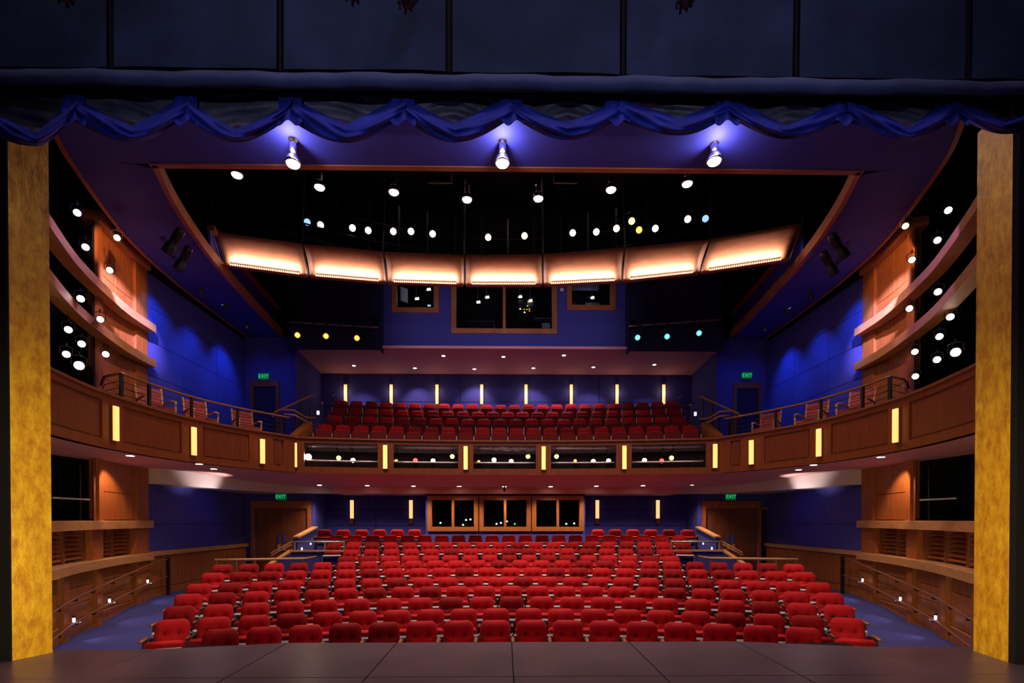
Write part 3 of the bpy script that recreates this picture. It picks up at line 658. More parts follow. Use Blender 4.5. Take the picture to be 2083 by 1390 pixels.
# swagged blue velvet house curtain
swag = empty('swag_curtain', (0, 5.10, 5.84)); tag(swag, 'raised royal blue velvet curtain hanging in black-lined swags below the border', 'curtain')
peaks = [-70, 150, 378, 590, 820, 1040, 1255, 1480, 1718, 1945, 2150]
bots = [(75, 298), (268, 290), (480, 290), (705, 291), (925, 290), (1155, 285), (1383, 276), (1600, 283), (1850, 286), (2045, 273)]
YS = 5.10
for i in range(10):
    rnd = random.Random(100+i)
    p0, p1 = peaks[i], peaks[i+1]; bx, by = bots[i]
    ub = (bx-p0)/(p1-p0)
    vtop, vbot = 188, by; vline = by-28-rnd.random()*14
    sharp = rnd.choice((1.0, 1.15, 1.6, 1.2)); ph = rnd.random()*6
    NU, NV = 44, 14
    def low(u, e):      # 0 at peaks, 1 at bottom
        t = (u/ub) if u < ub else (1-u)/(1-ub)
        return 1-(1-t)**e
    for part in ('lining', 'velvet'):
        mb = MB()
        for layer in (0, 1):
            for r in range(NV+1):
                v = r/NV
                for c in range(NU+1):
                    u = c/NU; t = (u/ub) if u < ub else (1-u)/(1-ub)
                    lin = vtop+4+(vline-vtop)*(t**(1/sharp))         # edge between lining and velvet (near V)
                    bot = vtop+52+(vbot-vtop-52)*math.sin(min(1, t)*PI/2)**1.0
                    if part == 'lining':
                        y_ = vtop-3+(lin+4-vtop+3)*v
                        dep = 0.03+0.03*math.sin(v*16*max(0.2, t)+3*math.cos(u*5+ph)+ph)*(0.3+t)
                    else:
                        y_ = lin-1+(bot-lin+1)*v
                        dep = -0.02-0.10*math.sin(PI*min(1, v*0.95+0.05))+0.014*math.sin(v*9+u*9+ph)+0.012*math.sin(v*17-u*14)
                        dep += 0.03*(1-t)
                    X = p0+(p1-p0)*u+ (0 if part == 'lining' else 7*math.sin(v*5+ph)*(1-t))
                    w_ = P(X, y_, YS+dep+layer*0.006+ (0.01 if part == 'lining' else 0))
                    mb.v.append((w_.x, w_.y, w_.z))
        W1 = (NU+1); off = (NV+1)*W1
        for r in range(NV):
            for c in range(NU):
                q = r*W1+c; mb.f.append((q, q+1, q+W1+1, q+W1)); mb.mi.append(0)
                q += off; mb.f.append((q+W1, q+W1+1, q+1, q)); mb.mi.append(0)
        for c in range(NU):
            q = NV*W1+c; mb.f.append((q, q+1, q+1+off, q+off)); mb.mi.append(0)
            q = c; mb.f.append((q+off, q+1+off, q+1, q)); mb.mi.append(0)
        mb.v = [loc(p, swag) for p in mb.v]
        mb.build('lining' if part == 'lining' else 'velvet_swag', M['lining'] if part == 'lining' else M['velvet_blue'], swag, smooth=True, fix=False)
    # gathered tail between swags
    xp = peaks[i+1] if i < 9 else None
    if xp:
        mb = MB(); n = 16
        for r in range(9):
            v = r/8
            for c in range(n+1):
                u = c/n; X = xp-26+52*u-8*(u-.5)*(1-v); y_ = 188+62*v+6*math.sin(u*9+ph)*v
                w_ = P(X, y_, YS-0.04-0.020*math.sin(u*13+v*2+ph)*(0.3+v*.7)-0.03*v); mb.v.append((w_.x, w_.y, w_.z))
        for r in range(8):
            for c in range(n):
                q = r*(n+1)+c; mb.f.append((q, q+1, q+n+2, q+n+1)); mb.mi.append(0)
        mb.v = [loc(p, swag) for p in mb.v]
        mb.build('gathered_tail', M['velvet_blue'], swag, smooth=True, fix=False)

# ================================================================== LANTERNS
CACHE = {}
def lantern_mesh(kind, lens):
    key = (kind, lens)
    if key in CACHE: return CACHE[key]
    def me(mb, nm, m, sm=True):
        o = mb.build(nm, m, None, smooth=sm); d = o.data; bpy.data.objects.remove(o); return d
    r = 0.10
    if kind == 'par':
        body = MB().lathe([(0.03, 0.34), (0.075, 0.30), (0.085, 0.2), (0.11, 0.10), (0.118, 0.0), (0.118, -0.02), (0.105, -0.02), (0.105, 0.012)], 18)
        lensm = MB().lathe([(0.1, 0.0), (0.1, 0.005), (0.05, -0.01)], 18)
    elif kind == 'profile':
        body = MB().lathe([(0.05, 0.62), (0.09, 0.58), (0.10, 0.40), (0.085, 0.36), (0.085, 0.20), (0.11, 0.18), (0.115, 0.0), (0.125, -0.02), (0.105, -0.02), (0.105, 0.012)], 18)
        lensm = MB().lathe([(0.1, 0.0), (0.1, 0.005), (0.05, -0.015)], 18)
    else:
        body = MB().lathe([(0.06, 0.30), (0.12, 0.27), (0.13, 0.05), (0.13, 0.0), (0.11, 0.0), (0.11, 0.02)], 4)
        lensm = MB().lathe([(0.07, 0.0), (0.07, 0.005), (0.03, -0.015)], 16)
    yoke = MB(); R = 0.15
    yoke.tube([(-R, 0, 0.14), (-R, 0, 0.14)], 0.001, 4) if False else None
    pts = [(-R, 0.0, 0.16), (-R, 0.20, 0.16), (-0.06, 0.24, 0.16), (0.06, 0.24, 0.16), (R, 0.20, 0.16), (R, 0.0, 0.16)]
    yoke.tube(pts, 0.012, 6); yoke.tube([(0, 0.24, 0.16), (0, 0.34, 0.16)], 0.022, 8)
    d = (me(body, 'lamp_body', M['black_metal']), me(lensm, 'lens', M[lens]), me(yoke, 'yoke', M['black_metal'], False))
    CACHE[key] = d; return d
def lantern(loc_, to, kind, lens, label, group, name='stage_light', scale=1.0):
    root = empty(name, loc_); root.rotation_euler = aim_rot(loc_, to); root.scale = (scale,)*3
    tag(root, label, 'stage light', group)
    for nm, md in zip(('lamp_body', 'lens', 'yoke'), lantern_mesh(kind, lens)):
        o = bpy.data.objects.new(nm, md); C.objects.link(o); o.parent = root
        if nm == 'lens': o['label'] = {'e_white': 'glowing white lens', 'e_warm': 'glowing warm lens', 'e_warm2': 'glowing soft white lens', 'e_yellow': 'yellow lens', 'e_amber': 'amber lens', 'e_red': 'red lens', 'e_cyan': 'cyan lens', 'e_blue': 'dim blue lens', 'e_star': 'dazzling lens'}.get(lens, 'lens')
    return root
CAM = (0, 0.5, 1.5)
# side slot lanterns
LEFT = [(157,433,'e_warm2',10.0,'top'),(174,503,'e_warm2',10.2,''),(238,484,'e_warm',11.4,''),(223,550,'e_warm',11.2,''),(164,608,'e_white',10.0,''),(204,650,'e_warm',10.8,''),(139,671,'e_warm',9.8,''),(166,700,'e_white',10.2,''),(135,721,'e_warm',9.8,''),(215,721,'e_warm',11.0,''),(161,744,'e_star',10.0,'')]
LL = ['white spotlight topmost in the left side slot beside the gold column', 'small dim white spotlight between topmost left spotlight and upper curved beam', 'warm spotlight near the ceiling edge above the left wooden pier', 'warm spotlight overlapping the left edge of the left wooden pier', 'white spotlight between the two curved beams at left, nearer the column', 'warm spotlight between the two curved beams at left, beside the pier', 'warm spotlight just under the lower left beam, nearest the gold column', 'white spotlight under the lower left beam, right of the highest one', 'warm spotlight left of the dazzling lamp in the left slot', 'warm spotlight right of the dazzling lamp, beside the left pier', 'dazzling full-beam spotlight lowest in the left side slot']
for (px, py, m, Y, _), lb in zip(LEFT, LL): lantern(P(px, py, Y), CAM, 'profile', m, lb, 'spotlights in the left side slot', scale=0.62 if m != 'e_star' else 0.8)
RIGHT = [(1929,428,'e_warm2',10.0),(1842,460,'e_yellow',11.0),(1907,489,'e_warm2',10.2),(1855,529,'e_warm',11.0),(1908,594,'e_white',10.0),(1850,628,'e_warm',10.8),(1933,645,'e_white',9.8),(1911,685,'e_white',10.2),(1944,717,'e_star',9.8),(1861,716,'e_warm',11.0),(1906,732,'e_white',10.0),(1862,766,'e_warm',11.0)]
RL = ['white spotlight topmost in the right side slot beside the gold column', 'dim yellow spotlight near the ceiling edge above the right wooden pier', 'small white spotlight below the topmost one in the right side slot', 'warm spotlight overlapping the edge of the right wooden pier', 'white spotlight between the curved beams at right, nearer the column', 'warm spotlight between the curved beams at right, beside the pier', 'white spotlight highest of those under the lower right beam', 'white spotlight midway under the lower right beam', 'brightest spotlight in the right slot, nearest the gold column', 'warm spotlight beside the right pier, under the lower beam', 'white spotlight just left below the brightest right one', 'lowest warm spotlight in the right slot, above the balcony front']
for (px, py, m, Y), lb in zip(RIGHT, RL): lantern(P(px, py, Y), CAM, 'profile', m, lb, 'spotlights in the right side slot', scale=0.62 if m != 'e_star' else 0.8)
# rigging pipes in the side slots
for s in (-1, 1):
    r = empty('lighting_ladder', (s*9.75, 9.7, 3.6)); tag(r, 'black pipe lighting ladder standing in the %s side slot' % SIDE[s], 'pipe rack')
    mb = MB(); mb.tube([(s*0.35, 0.6, 0), (s*0.35, 0.6, 5.4)], 0.03); mb.build('upright', M['black_metal'], r, smooth=True)
    mb = MB(); mb.tube([(s*-0.35, -0.7, 0), (s*-0.35, -0.7, 5.4)], 0.03); mb.build('upright', M['black_metal'], r, smooth=True)
    for z in (0.9, 1.6, 2.8, 4.2, 5.2):
        mb = MB(); mb.tube([(s*-0.45, -0.9, z), (s*0.4, 0.75, z)], 0.024); mb.build('crossbar', M['black_metal'], r, smooth=True)
    # lower slot pipes
    r = empty('slot_pipe_frame', (s*9.6, 10.0, 1.48)); tag(r, 'thin metal pipe frame standing in the dark %s opening under the balcony' % SIDE[s], 'pipe frame')
    a = P(107, 1013, 9.6); b = P(182, 1017, 10.6); ax = (a.x+9.6, a.y-10, a.z-1.48); bx = (b.x+9.6, b.y-10, b.z-1.48)
    mb = MB(); mb.tube([(-ax[0]*-1 if s < 0 else -ax[0], ax[1], ax[2]), (bx[0] if s < 0 else -bx[0], bx[1], bx[2])], 0.018); mb.build('crossbar', M['pipe'], r, smooth=True)
    b2 = P(163, 945, 10.6); q = b2.x+9.6; q = q if s < 0 else -q
    mb = MB(); mb.tube([(q, 0.6, 0), (q, 0.6, b2.z-1.48)], 0.016); mb.build('upright', M['black_metal'], r, smooth=True)
# catwalk lanterns above the reflector panels
CW = [(625,452,'e_blue'),(652,458,'e_warm'),(717,464,'e_warm2'),(749,469,'e_warm2'),(800,471,'e_warm'),(836,471,'e_warm'),(880,476,'e_warm2'),(993,483,'e_warm'),(1067,480,'e_warm'),(1165,474,'e_warm2'),(1213,472,'e_warm2'),(1254,465,'e_warm'),(1285,450,'e_yellow'),(1300,468,'e_amber'),(1333,465,'e_warm2'),(1399,446,'e_warm'),(1435,445,'e_blue')]
cwl = ['faint blue spotlight at the left end', 'warm spotlight next to the faint blue one at left', 'white spotlight, third', 'white spotlight, fourth', 'warm spotlight, fifth', 'warm spotlight, sixth', 'white spotlight, seventh', 'warm spotlight just left of the hall centre', 'warm spotlight just right of the hall centre', 'white spotlight, tenth', 'white spotlight, eleventh', 'warm spotlight, twelfth', 'pale yellow spotlight raised above its neighbours', 'dull orange spotlight', 'white spotlight beside the dull orange one', 'large warm spotlight near the right end', 'faint blue spotlight at the right end']
for i, ((px, py, m), lb) in enumerate(zip(CW, cwl)):
    q = Pz(px, py, 11.1)
    lantern(q, CAM, 'par', m, lb + (' on the catwalk over the reflectors' if 'th' not in lb.split(',')[-1] and 'third' not in lb else ' from the left on the catwalk'), 'catwalk spotlights', scale=1.0)
cw = empty('catwalk', (0, 16.0, 10.3)); tag(cw, 'dark curved lighting catwalk behind the glowing reflector panels', 'catwalk')
cpath = [(x, 16.9-x*x/22) for x in [-7+14*i/28 for i in range(29)]][::-1]
cpath = [(x, y+0.75) for x, y in cpath]
def cwp(mb, nm, m, sm=False): mb.v = [loc(p, cw) for p in mb.v]; mb.build(nm, m, cw, smooth=sm)
mb = MB(); mb.sweep(cpath, [(0.1, 10.25), (0.1, 10.35), (-0.9, 10.35), (-0.9, 10.25)]); cwp(mb, 'deck', M['black'])
for z in (11.45, 10.85): mb = MB(); mb.tube([(x, y-0.1, z) for x, y in cpath], 0.025); cwp(mb, 'rail', M['black_metal'], True)
mb = MB(); mb.sweep(cpath, [(-0.88, 10.35), (-0.88, 11.0), (-0.92, 11.0), (-0.92, 10.35)]); cwp(mb, 'kick_panel', mat('dim_mauve_panel', (0.06, 0.03, 0.05), 0.8))
for x in [-6.5+13*i/14 for i in range(15)]:
    mb = MB(); y = 17.65-x*x/22; mb.box(x-0.03, x+0.03, y-0.12, y-0.06, 10.3, 12.2); cwp(mb, 'post', M['black_metal'])
# roof steel and ducts
for i, x in enumerate((-5.5, -1.9, 1.9, 5.5)):
    r = empty('roof_beam', (x, 14.3, 12.9)); tag(r, ['far left', 'centre-left', 'centre-right', 'far right'][i] + ' dark steel roof beam in the shadow above the opening', 'beam', 'dark roof beams')
    mb = MB(); mb.box(-0.15, 0.15, -4.3, 4.3, -0.02, 0.02); mb.box(-0.02, 0.02, -4.3, 4.3, 0, 0.5); mb.box(-0.15, 0.15, -4.3, 4.3, 0.48, 0.52); mb.build('beam_section', M['black_metal'], r)
for px in (895, 1150):
    q = P(px, 362, 12.5); r = empty('air_vent', q); tag(r, 'dark rectangular air vent in the void, %s of the centre pendant' % ('left' if px < 1000 else 'right'), 'vent', 'ceiling air vents')
    mb = MB(); mb.box(-0.3, 0.3, 0, 0.05, -0.12, 0.12); mb.box(-0.28, -0.26, 0.01, 0.04, 0.1, 13.5-q.z); mb.box(0.26, 0.28, 0.01, 0.04, 0.1, 13.5-q.z); mb.build('frame', mat('dim_vent', (0.06, 0.04, 0.045), 0.6), r)
    for j in range(4): mb = MB(); mb.box(-0.27+j*0.14, -0.16+j*0.14, -0.02, 0, -0.09, 0.09); mb.build('slot', M['black'], r)

# slot lanterns in the balcony front
BF = [(627,930,'e_star','dazzling warm'),(689,932,'e_yellow','yellow'),(718,937,'e_white','white'),(806,938,'e_amber','amber'),(845,937,'e_red','glowing red'),(881,938,'e_warm','warm white'),(920,929,'e_yellow','yellow'),(974,940,'e_amber','amber'),(1005,936,'e_warm','warm'),(1040,939,'e_warm2','white'),(1074,929,'e_yellow','pale yellow'),(1132,929,'e_yellow','pale yellow'),(1170,938,'e_amber','amber'),(1207,939,'e_warm2','white'),(1238,938,'e_warm','warm white'),(1311,937,'e_warm2','white'),(1346,938,'e_red','dull red'),(1366,932,'e_yellow','yellow')]
bayn = {0: 'leftmost', 1: 'second', 2: 'middle', 3: 'fourth', 4: 'rightmost'}
cnt = {}
for px, py, m, cn in BF:
    q = P(px, py, 15.6); q = P(px, py, FC(q.x)+0.24)
    bi = sum(q.x > x for x in xsc)-1; bi = max(0, min(4, bi))
    lb = '%s spotlight in the %s bay of the balcony front' % (cn, bayn[bi])
    kind = 'box' if m == 'e_amber' else 'par'
    lantern(q, CAM, kind, m, lb, 'spotlights in the balcony front', scale=0.72 if m != 'e_star' else 0.95)
pr = empty('lighting_pipe', (0, 15.9, 3.8)); tag(pr, 'upper silver lighting pipe running through the balcony front bays', 'pipe', 'pipes in the balcony front')
pr2 = empty('lighting_pipe', (0, 15.9, 3.3)); tag(pr2, 'lower silver lighting pipe running through the balcony front bays', 'pipe', 'pipes in the balcony front')
for bi in range(5):
    a, b = xsc[bi]+0.26, xsc[bi+1]-0.26
    for r, z, rr in ((pr, 3.785, 0.038), (pr2, 3.33, 0.03)):
        mb = MB(); mb.tube([(a+(b-a)*i/6, FC(a+(b-a)*i/6)+0.14-15.9, z-r.location.z) for i in range(7)], rr); mb.build('pipe_length', M['steel'], r, smooth=True)
for px, py, m, cn in BF:   # hanging clamps
    q = P(px, py, 15.6); x = q.x
    mb = MB(); mb.box(x-0.02, x+0.02, FC(x)+0.12-15.9, FC(x)+0.20-15.9, -0.20, 0.05); mb.build('clamp', M['black_metal'], pr)
cb = MB()
rr = random.Random(5)
for j in range(7):
    x0 = P(1000, 910, 15.8).x+rr.uniform(-.1, 1.0); x1 = x0+rr.uniform(0.4, 1.3)
    cb.tube([(x0+(x1-x0)*t/6, FC(x0)+0.10, 3.86-0.16*math.sin(PI*t/6)*rr.uniform(.3, 1.0)+rr.uniform(-.01, .01)) for t in range(7)], 0.009, 5)
tag(cb.build('cable_bundle', M['steel'], smooth=True), 'tangle of pale cables hanging from the pipe in the middle bay', 'cable')
# rear side lanterns hanging in front of the dark screens
for px, py, m, lb in ((605,682,'e_amber','amber spotlight, left of three left of the control room'),(663,684,'e_amber','amber spotlight, middle of three left of the control room'),(726,688,'e_amber','dimmer amber spotlight, right of three left of the control room'),(1297,687,'e_cyan','cyan spotlight, left of three right of the control room'),(1357,685,'e_cyan','cyan spotlight, middle of three right of the control room'),(1422,678,'e_cyan','cyan spotlight, right of three right of the control room')):
    lantern(P(px, py, 18.1), CAM, 'box', m, lb, 'coloured spotlights beside the control room', scale=1.3)
for s in (-1, 1):
    a = P(587, 655, 18.2) if s < 0 else P(1278, 664, 18.2); b = P(771, 667, 18.2) if s < 0 else P(1470, 650, 18.2)
    r = empty('lighting_pipe', a); tag(r, 'thin horizontal pipe holding the %s coloured spotlights' % ('amber' if s < 0 else 'cyan'), 'pipe')
    mb = MB(); dd = b-a
    for j in range(7): mb.tube([dd*(j/7+0.005), dd*((j+1)/7-0.012)], 0.03)
    mb.build('pipe_length', mat('dim_pipe', (0.30, 0.25, 0.30), 0.5, metal=0.3), r, smooth=True)
    for t_ in (0.02, 0.97): MB().box(dd.x*t_, dd.x*(t_+.01), 0, 0.26, -0.02, 0.3).build('bracket', M['black_metal'], r)
# ceiling band lanterns aimed at the blue walls
for s in (-1, 1):
    for i, (px, py, zz) in enumerate(((340, 512, 7.85), (362, 548, 7.85), (408, 600, 8.1), (457, 630, 8.1), (503, 668, 8.1))):
        q = Pz(px, py, zz); q = (s*abs(q.x), q.y, q.z); y = q[1]
        sz = 1.05 if i < 2 else 0.6
        root = lantern(q, (s*9.9, y+0.6, 6.0), 'profile' if i < 2 else 'par', 'e_white' if i == 1 else 'e_blue', '%s black spotlight under the %s ceiling band, %s from the stage' % ('large' if i < 2 else 'small', SIDE[s], ORD[i+1]), 'spotlights under the ceiling band', scale=sz)
# lanterns peeping in at the top edge
for px, py, lb in ((825, 12, 'lit orange-brown lantern tip at top edge, left of centre'), (716, -4, 'dark lantern tip at top edge, left of the lit one'), (1392, 12, 'lit orange-brown lantern tip at top edge, right of centre'), (128, 0, 'dim orange lantern tip at the far left of the top edge')):
    q = P(px, py, 4.2)
    r = empty('border_light', q); tag(r, lb, 'stage light', 'lanterns over the stage')
    M4 = Matrix.Rotation(math.radians(20), 4, 'Y')
    MB().lathe([(0.03, 0.0), (0.055, 0.03), (0.075, 0.10), (0.08, 0.3), (0.05, 0.42)], 14, M4=M4).build('lamp_body', M['shell'], r, smooth=True)
    MB().lathe([(0.02, -0.012), (0.035, 0.0), (0.03, 0.02)], 12, M4=Matrix.Translation((0.012, -0.045, 0.05)) @ M4).build('lens', emat('dim_orange', (0.9, 0.25, 0.06), 0.5), r, smooth=True)
    mb = MB()
    for k_ in range(7):
        t = k_/7*2*PI; mb.box(0.06*math.cos(t)-.008, 0.06*math.cos(t)+.008, 0.06*math.sin(t)-.008, 0.06*math.sin(t)+.008, -0.005+0.01*(k_ % 2), 0.06)
    mb.build('shutter_tabs', M['black'], r)

# ================================================================== PENDANTS
def pendant(q, top, label, scale=1.0, canopy=False, power=600):
    r = empty('pendant_light', q); tag(r, label, 'pendant light', 'house pendant lights')
    S = scale
    tilt = Matrix.Rotation(math.radians(12 if q[1] < 30 else 0), 4, 'X')
    MB().lathe([(0.055*S, 0.14*S), (0.09*S, 0.12*S), (0.125*S, 0.05*S), (0.135*S, 0.0), (0.125*S, -0.005)], 22).build('reflector', M['chrome'], r, smooth=True)
    MB().lathe([(0.118*S, 0.01), (0.118*S, 0.0), (0.10*S, -0.03*S), (0.05*S, -0.05*S)], 22).build('bulb', M['e_white'], r, smooth=True)
    MB().lathe([(0.058*S, 0.15*S), (0.066*S, 0.16*S), (0.060*S, 0.34*S), (0.045*S, 0.37*S)], 18).build('housing', M['chrome'], r, smooth=True)
    MB().tube([(0, 0, 0.36*S), (0, 0, top-q[2])], 0.006, 6).build('cable', M['black_metal'], r)
    if canopy:
        mb = MB(); mb.lathe([(0.05, top-q[2]-0.012), (0.085, top-q[2]-0.012), (0.085, top-q[2]), (0.05, top-q[2])], 20); mb.build('canopy', M['chrome'], r)
    spot((q[0], q[1], q[2]-0.09*S), (q[0]*0.9, q[1]+0.6, 0), power, WARM, 88, 0.6, 0.1)
    return r
for px, py, lb in ((596, 333, 'large chrome pendant under the front ceiling, left of three'), (1022, 332, 'large chrome pendant under the front ceiling, middle of three'), (1453, 328, 'large chrome pendant under the front ceiling, right of three')):
    q = P(px, py, 9.15); pendant(tuple(q), 8.5, lb, 1.05, True, 420)
    point((q.x, q.y-0.15, 8.26), 26, (0.80, 0.74, 1.0), 0.03)
PD = [(482,356,'leftmost'),(650,381,'second from left'),(801,391,'third from left'),(950,406,'just left of centre'),(1095,404,'just right of centre'),(1243,386,'third from right'),(1398,374,'second from right'),(1567,346,'rightmost')]
for px, py, lb in PD:
    q = Pz(px, py, 9.45); pendant(tuple(q), 13.5, 'chrome pendant in the black opening, %s in the arc of eight' % lb, 1.0, False, 520)

# ================================================================== REFLECTOR PANELS
bp = [(452,540),(628,563),(787,576),(945,581),(1105,581),(1266,573),(1424,556),(1606,529)]
tp = [(428,470),(615,496),(780,512),(945,519),(1104,517),(1271,504),(1445,487),(1634,453)]
ZB = 8.72
names = ['leftmost','second','third','middle','fifth','sixth','rightmost']
for i in range(7):
    A, B = Pz(*bp[i], ZB), Pz(*bp[i+1], ZB)
    # top edge: 0.45 m nearer the stage, found on the pixel ray
    TA = P(tp[i][0], tp[i][1], A.y-0.45); TB = P(tp[i+1][0], tp[i+1][1], B.y-0.45)
    r = empty('reflector_panel', (A+B)/2); o = r.location.copy()
    tag(r, '%s uplit curved veneer reflector panel above the balcony%s' % (names[i], '' if names[i] in ('leftmost','middle','rightmost') else ' from the left'), 'reflector', 'glowing reflector panels')
    ex = (B-A).normalized(); g_ = 0.03
    def mix(a, b, t): return a+(b-a)*t
    # curved board
    mb = MB(); NU, NV = 10, 8; th = Vector((0, 0.05, 0.02))
    ga = 0.012
    for layer in (0, 1):
        for rr_ in range(NV+1):
            v = rr_/NV
            for c in range(NU+1):
                u = ga+(1-2*ga)*c/NU
                p = mix(mix(A, B, u), mix(TA, TB, u), v) + Vector((0, 0.10*math.sin(PI*v), 0)) + th*layer
                mb.v.append(tuple(p-o))
    W1 = NU+1; off = (NV+1)*W1
    for rr_ in range(NV):
        for c in range(NU):
            q = rr_*W1+c; mb.f.append((q, q+1, q+W1+1, q+W1)); mb.mi.append(0); q += off; mb.f.append((q+W1, q+W1+1, q+1, q)); mb.mi.append(0)
    for c in range(NU):
        for q, fl in ((c, 0), (NV*W1+c, 1)): mb.f.append((q, q+1, q+1+off, q+off)); mb.mi.append(0)
    for rr_ in range(NV):
        for q in (rr_*W1, rr_*W1+NU): mb.f.append((q, q+W1, q+W1+off, q+off)); mb.mi.append(0)
    mb.build('veneer_board', M['wood_panel'], r, smooth=True)
    # light shelf: lip standing off the board
    nrm = Vector((ex.y, -ex.x, 0)); nrm = nrm if nrm.y < 0 else -nrm
    s0, s1 = 0.10, 0.90
    q0, q1 = mix(A, B, s0), mix(A, B, s1)
    def bar(a, b, n0, n1, z0, z1): 
        pts = []
        for z in (z0, z1):
            for p_, n_ in ((a, n0), (b, n0), (b, n1), (a, n1)): pts.append(tuple(p_+nrm*n_+Vector((0, 0, z))-o))
        return MB().hexa(pts)
    bar(mix(A, B, 0.02), mix(A, B, 0.98), 0.0, 0.16, -0.05, -0.02).build('light_shelf', M['wood_trim'], r)
    bar(q0, q1, 0.12, 0.14, -0.02, 0.09).build('shelf_lip', M['wood_light'], r)
    # row of small bulbs along the shelf edge
    mb = MB(); nb = 32
    for k_ in range(nb):
        c = mix(q0, q1, (k_+0.5)/nb)+nrm*0.19+Vector((0, 0, -0.03))-o
        mb.lathe([(0.004, -0.022), (0.015, -0.012), (0.015, 0.012), (0.004, 0.022)], 6, M4=Matrix.Translation(c))
    ob = mb.build('bulb_row', M['e_bulb'], r, smooth=True); ob['kind'] = 'stuff'
    # the strip's light onto the board, one lamp per few bulbs
    L = (q1-q0).length; mid = (q0+q1)/2+nrm*0.17+Vector((0, 0, 0.12))
    al = area(mid, mid+Vector((0, 0, 1))-nrm*1.2, 42, (1.0, 0.84, 0.74), 0.03, L)
    zax = -((Vector((0, 0, 0.35))-nrm*1.0).normalized()); yax = ex; xax = yax.cross(zax).normalized()
    al.rotation_euler = Matrix((xax, yax, zax)).transposed().to_euler()
    # hanger arm at each joint
    mb = MB(); mb.tube([tuple(A-o+nrm*0.02), tuple(TA-o+nrm*0.02), tuple(TA-o+Vector((0, 0.2, 2.4)))], 0.02, 6); mb.build('hanger', M['black_metal'], r)
    if i == 6: mb = MB(); mb.tube([tuple(B-o+nrm*0.02), tuple(TB-o+nrm*0.02), tuple(TB-o+Vector((0, 0.2, 2.4)))], 0.02, 6); mb.build('hanger', M['black_metal'], r)

# ================================================================== SCONCES
def sconce(x, y, z0, z1, nx, ny, w_, label, group, m='e_sconce', foot=False):
    r = empty('wall_sconce', (x, y, z0), math.atan2(nx, -ny)); tag(r, label, 'wall light', group)
    h = z1-z0
    MB().box(-w_/2-0.015, w_/2+0.015, -0.02, 0.02, -0.02, h+0.02).build('backplate', M['wood_dark'], r)
    MB().box(-w_/2, w_/2, -0.06, -0.02, 0, h).build('glass_shade', M[m], r)
    if foot:
        MB().box(-w_/2, w_/2, -0.10, 0.0, -0.22, -0.02).build('wood_foot', M['wood_dark'], r)
        MB().box(-w_/2-0.012, w_/2+0.012, -0.07, 0.0, h, h+0.05).build('cap', M['wood_dark'], r)
    return r
for s in (-1, 1):
    for i, p in enumerate((230, 391, 532)):
        q = curve_px(FASC, p)
        sconce(s*q[0]*-1, q[1], 3.10, 3.80, 0, 0, 0.12, '', '') if False else None
        # outward normal of the fascia (towards the hall)
        j = min(range(len(FASC)), key=lambda a: abs(FASC[a][1]-q[1])); nx, ny = pnorm(FASC, j); nx, ny = -nx, -ny
        X = q[0]+nx*0.02; Y = q[1]+ny*0.02
        sconce(-s*X, Y, 3.10, 3.79, -s*nx, ny, 0.125, 'amber glass strip light on the %s balcony front, %s from the stage' % (SIDE[s], ORD[i+1]), 'strip lights on the balcony front')
for i, x in enumerate(xsc):
    sconce(x, FC(x)-0.02, 3.10, 3.83, 0, -1, 0.125, 'amber glass strip light on the %s post of the centre balcony front' % (['leftmost','second','third','fourth','fifth','rightmost'][i]), 'strip lights on the balcony front')
for i, px in enumerate((703, 796, 889, 980, 1070, 1162, 1255, 1350)):
    q = P(px, 822, 21.95); t = P(px, 783, 21.95)
    sconce(q.x, 21.98, q.z, t.z, 0, -1, 0.13, 'glowing wall strip behind the top balcony row, %s from the left' % ORD[i+1], 'strip lights on the balcony back wall', 'e_sconce2', True)
    point((q.x, 21.8, q.z+0.5), 3.0, (1.0, 0.7, 0.4), 0.05)
for i, px in enumerate((716, 836, 1215, 1338)):
    q = P(px, 1055, 20.15); t = P(px, 1018, 20.15)
    sconce(q.x, 20.18, q.z, t.z, 0, -1, 0.14, 'glowing wall strip behind the back stalls row, %s from the left' % ORD[i+1], 'strip lights on the stalls back wall', 'e_sconce2', True)

# ================================================================== DOWNLIGHTS
def downlight(q, label, group, power, deg=95, col=WHITE, r_=0.07, bright='e_white', aim=None):
    r = empty('downlight', q); tag(r, label, 'ceiling light', group)
    MB().lathe([(r_, -0.008), (r_+0.025, -0.008), (r_+0.025, 0.004), (r_, 0.004)], 18).build('trim_ring', M['steel'], r)
    MB().lathe([(r_*0.95, -0.012), (r_*0.95, -0.004), (0.01, -0.003)], 18).build('lamp', M[bright], r)
    if power: spot((q[0], q[1], q[2]-0.03), aim or (q[0], q[1], q[2]-3), power, col, deg, 0.7, 0.05)
for i, (px, py, br) in enumerate(((902,724,1),(1024,726,1),(1147,723,1),(720,744,0),(844,749,0),(965,751,1),(1085,749,0),(1207,747,0),(1331,742,0))):
    q = Pz(px, py, 7.995)
    downlight(tuple(q), 'round downlight in the balcony ceiling, %s %s from the left' % (('front row' if i < 3 else 'back row'), ORD[i+1 if i < 3 else i-2]), 'downlights over the balcony', 200 if i < 3 else 120, 130 if i < 3 else 84, col=(1.0, 0.82, 0.9), aim=None if i < 3 else (q.x, q.y+0.9, 5))
def zsoff(y): return ZS-(y-15.7)/3.3*0.21
for i, (px, py) in enumerate(((650,987),(747,988),(841,989),(934,989.5),(1026,990),(1120,990),(1213,989),(1308,988),(1407,987))):
    q = P(px, py, 18.2)
    for _ in range(6): q = Pz(px, py, zsoff(q.y)-0.006)
    downlight(tuple(q), 'round downlight under the balcony over the stalls, %s from the left' % ORD[i+1], 'downlights under the balcony', 230, 125, col=(1.0, 0.78, 0.6), r_=0.08)
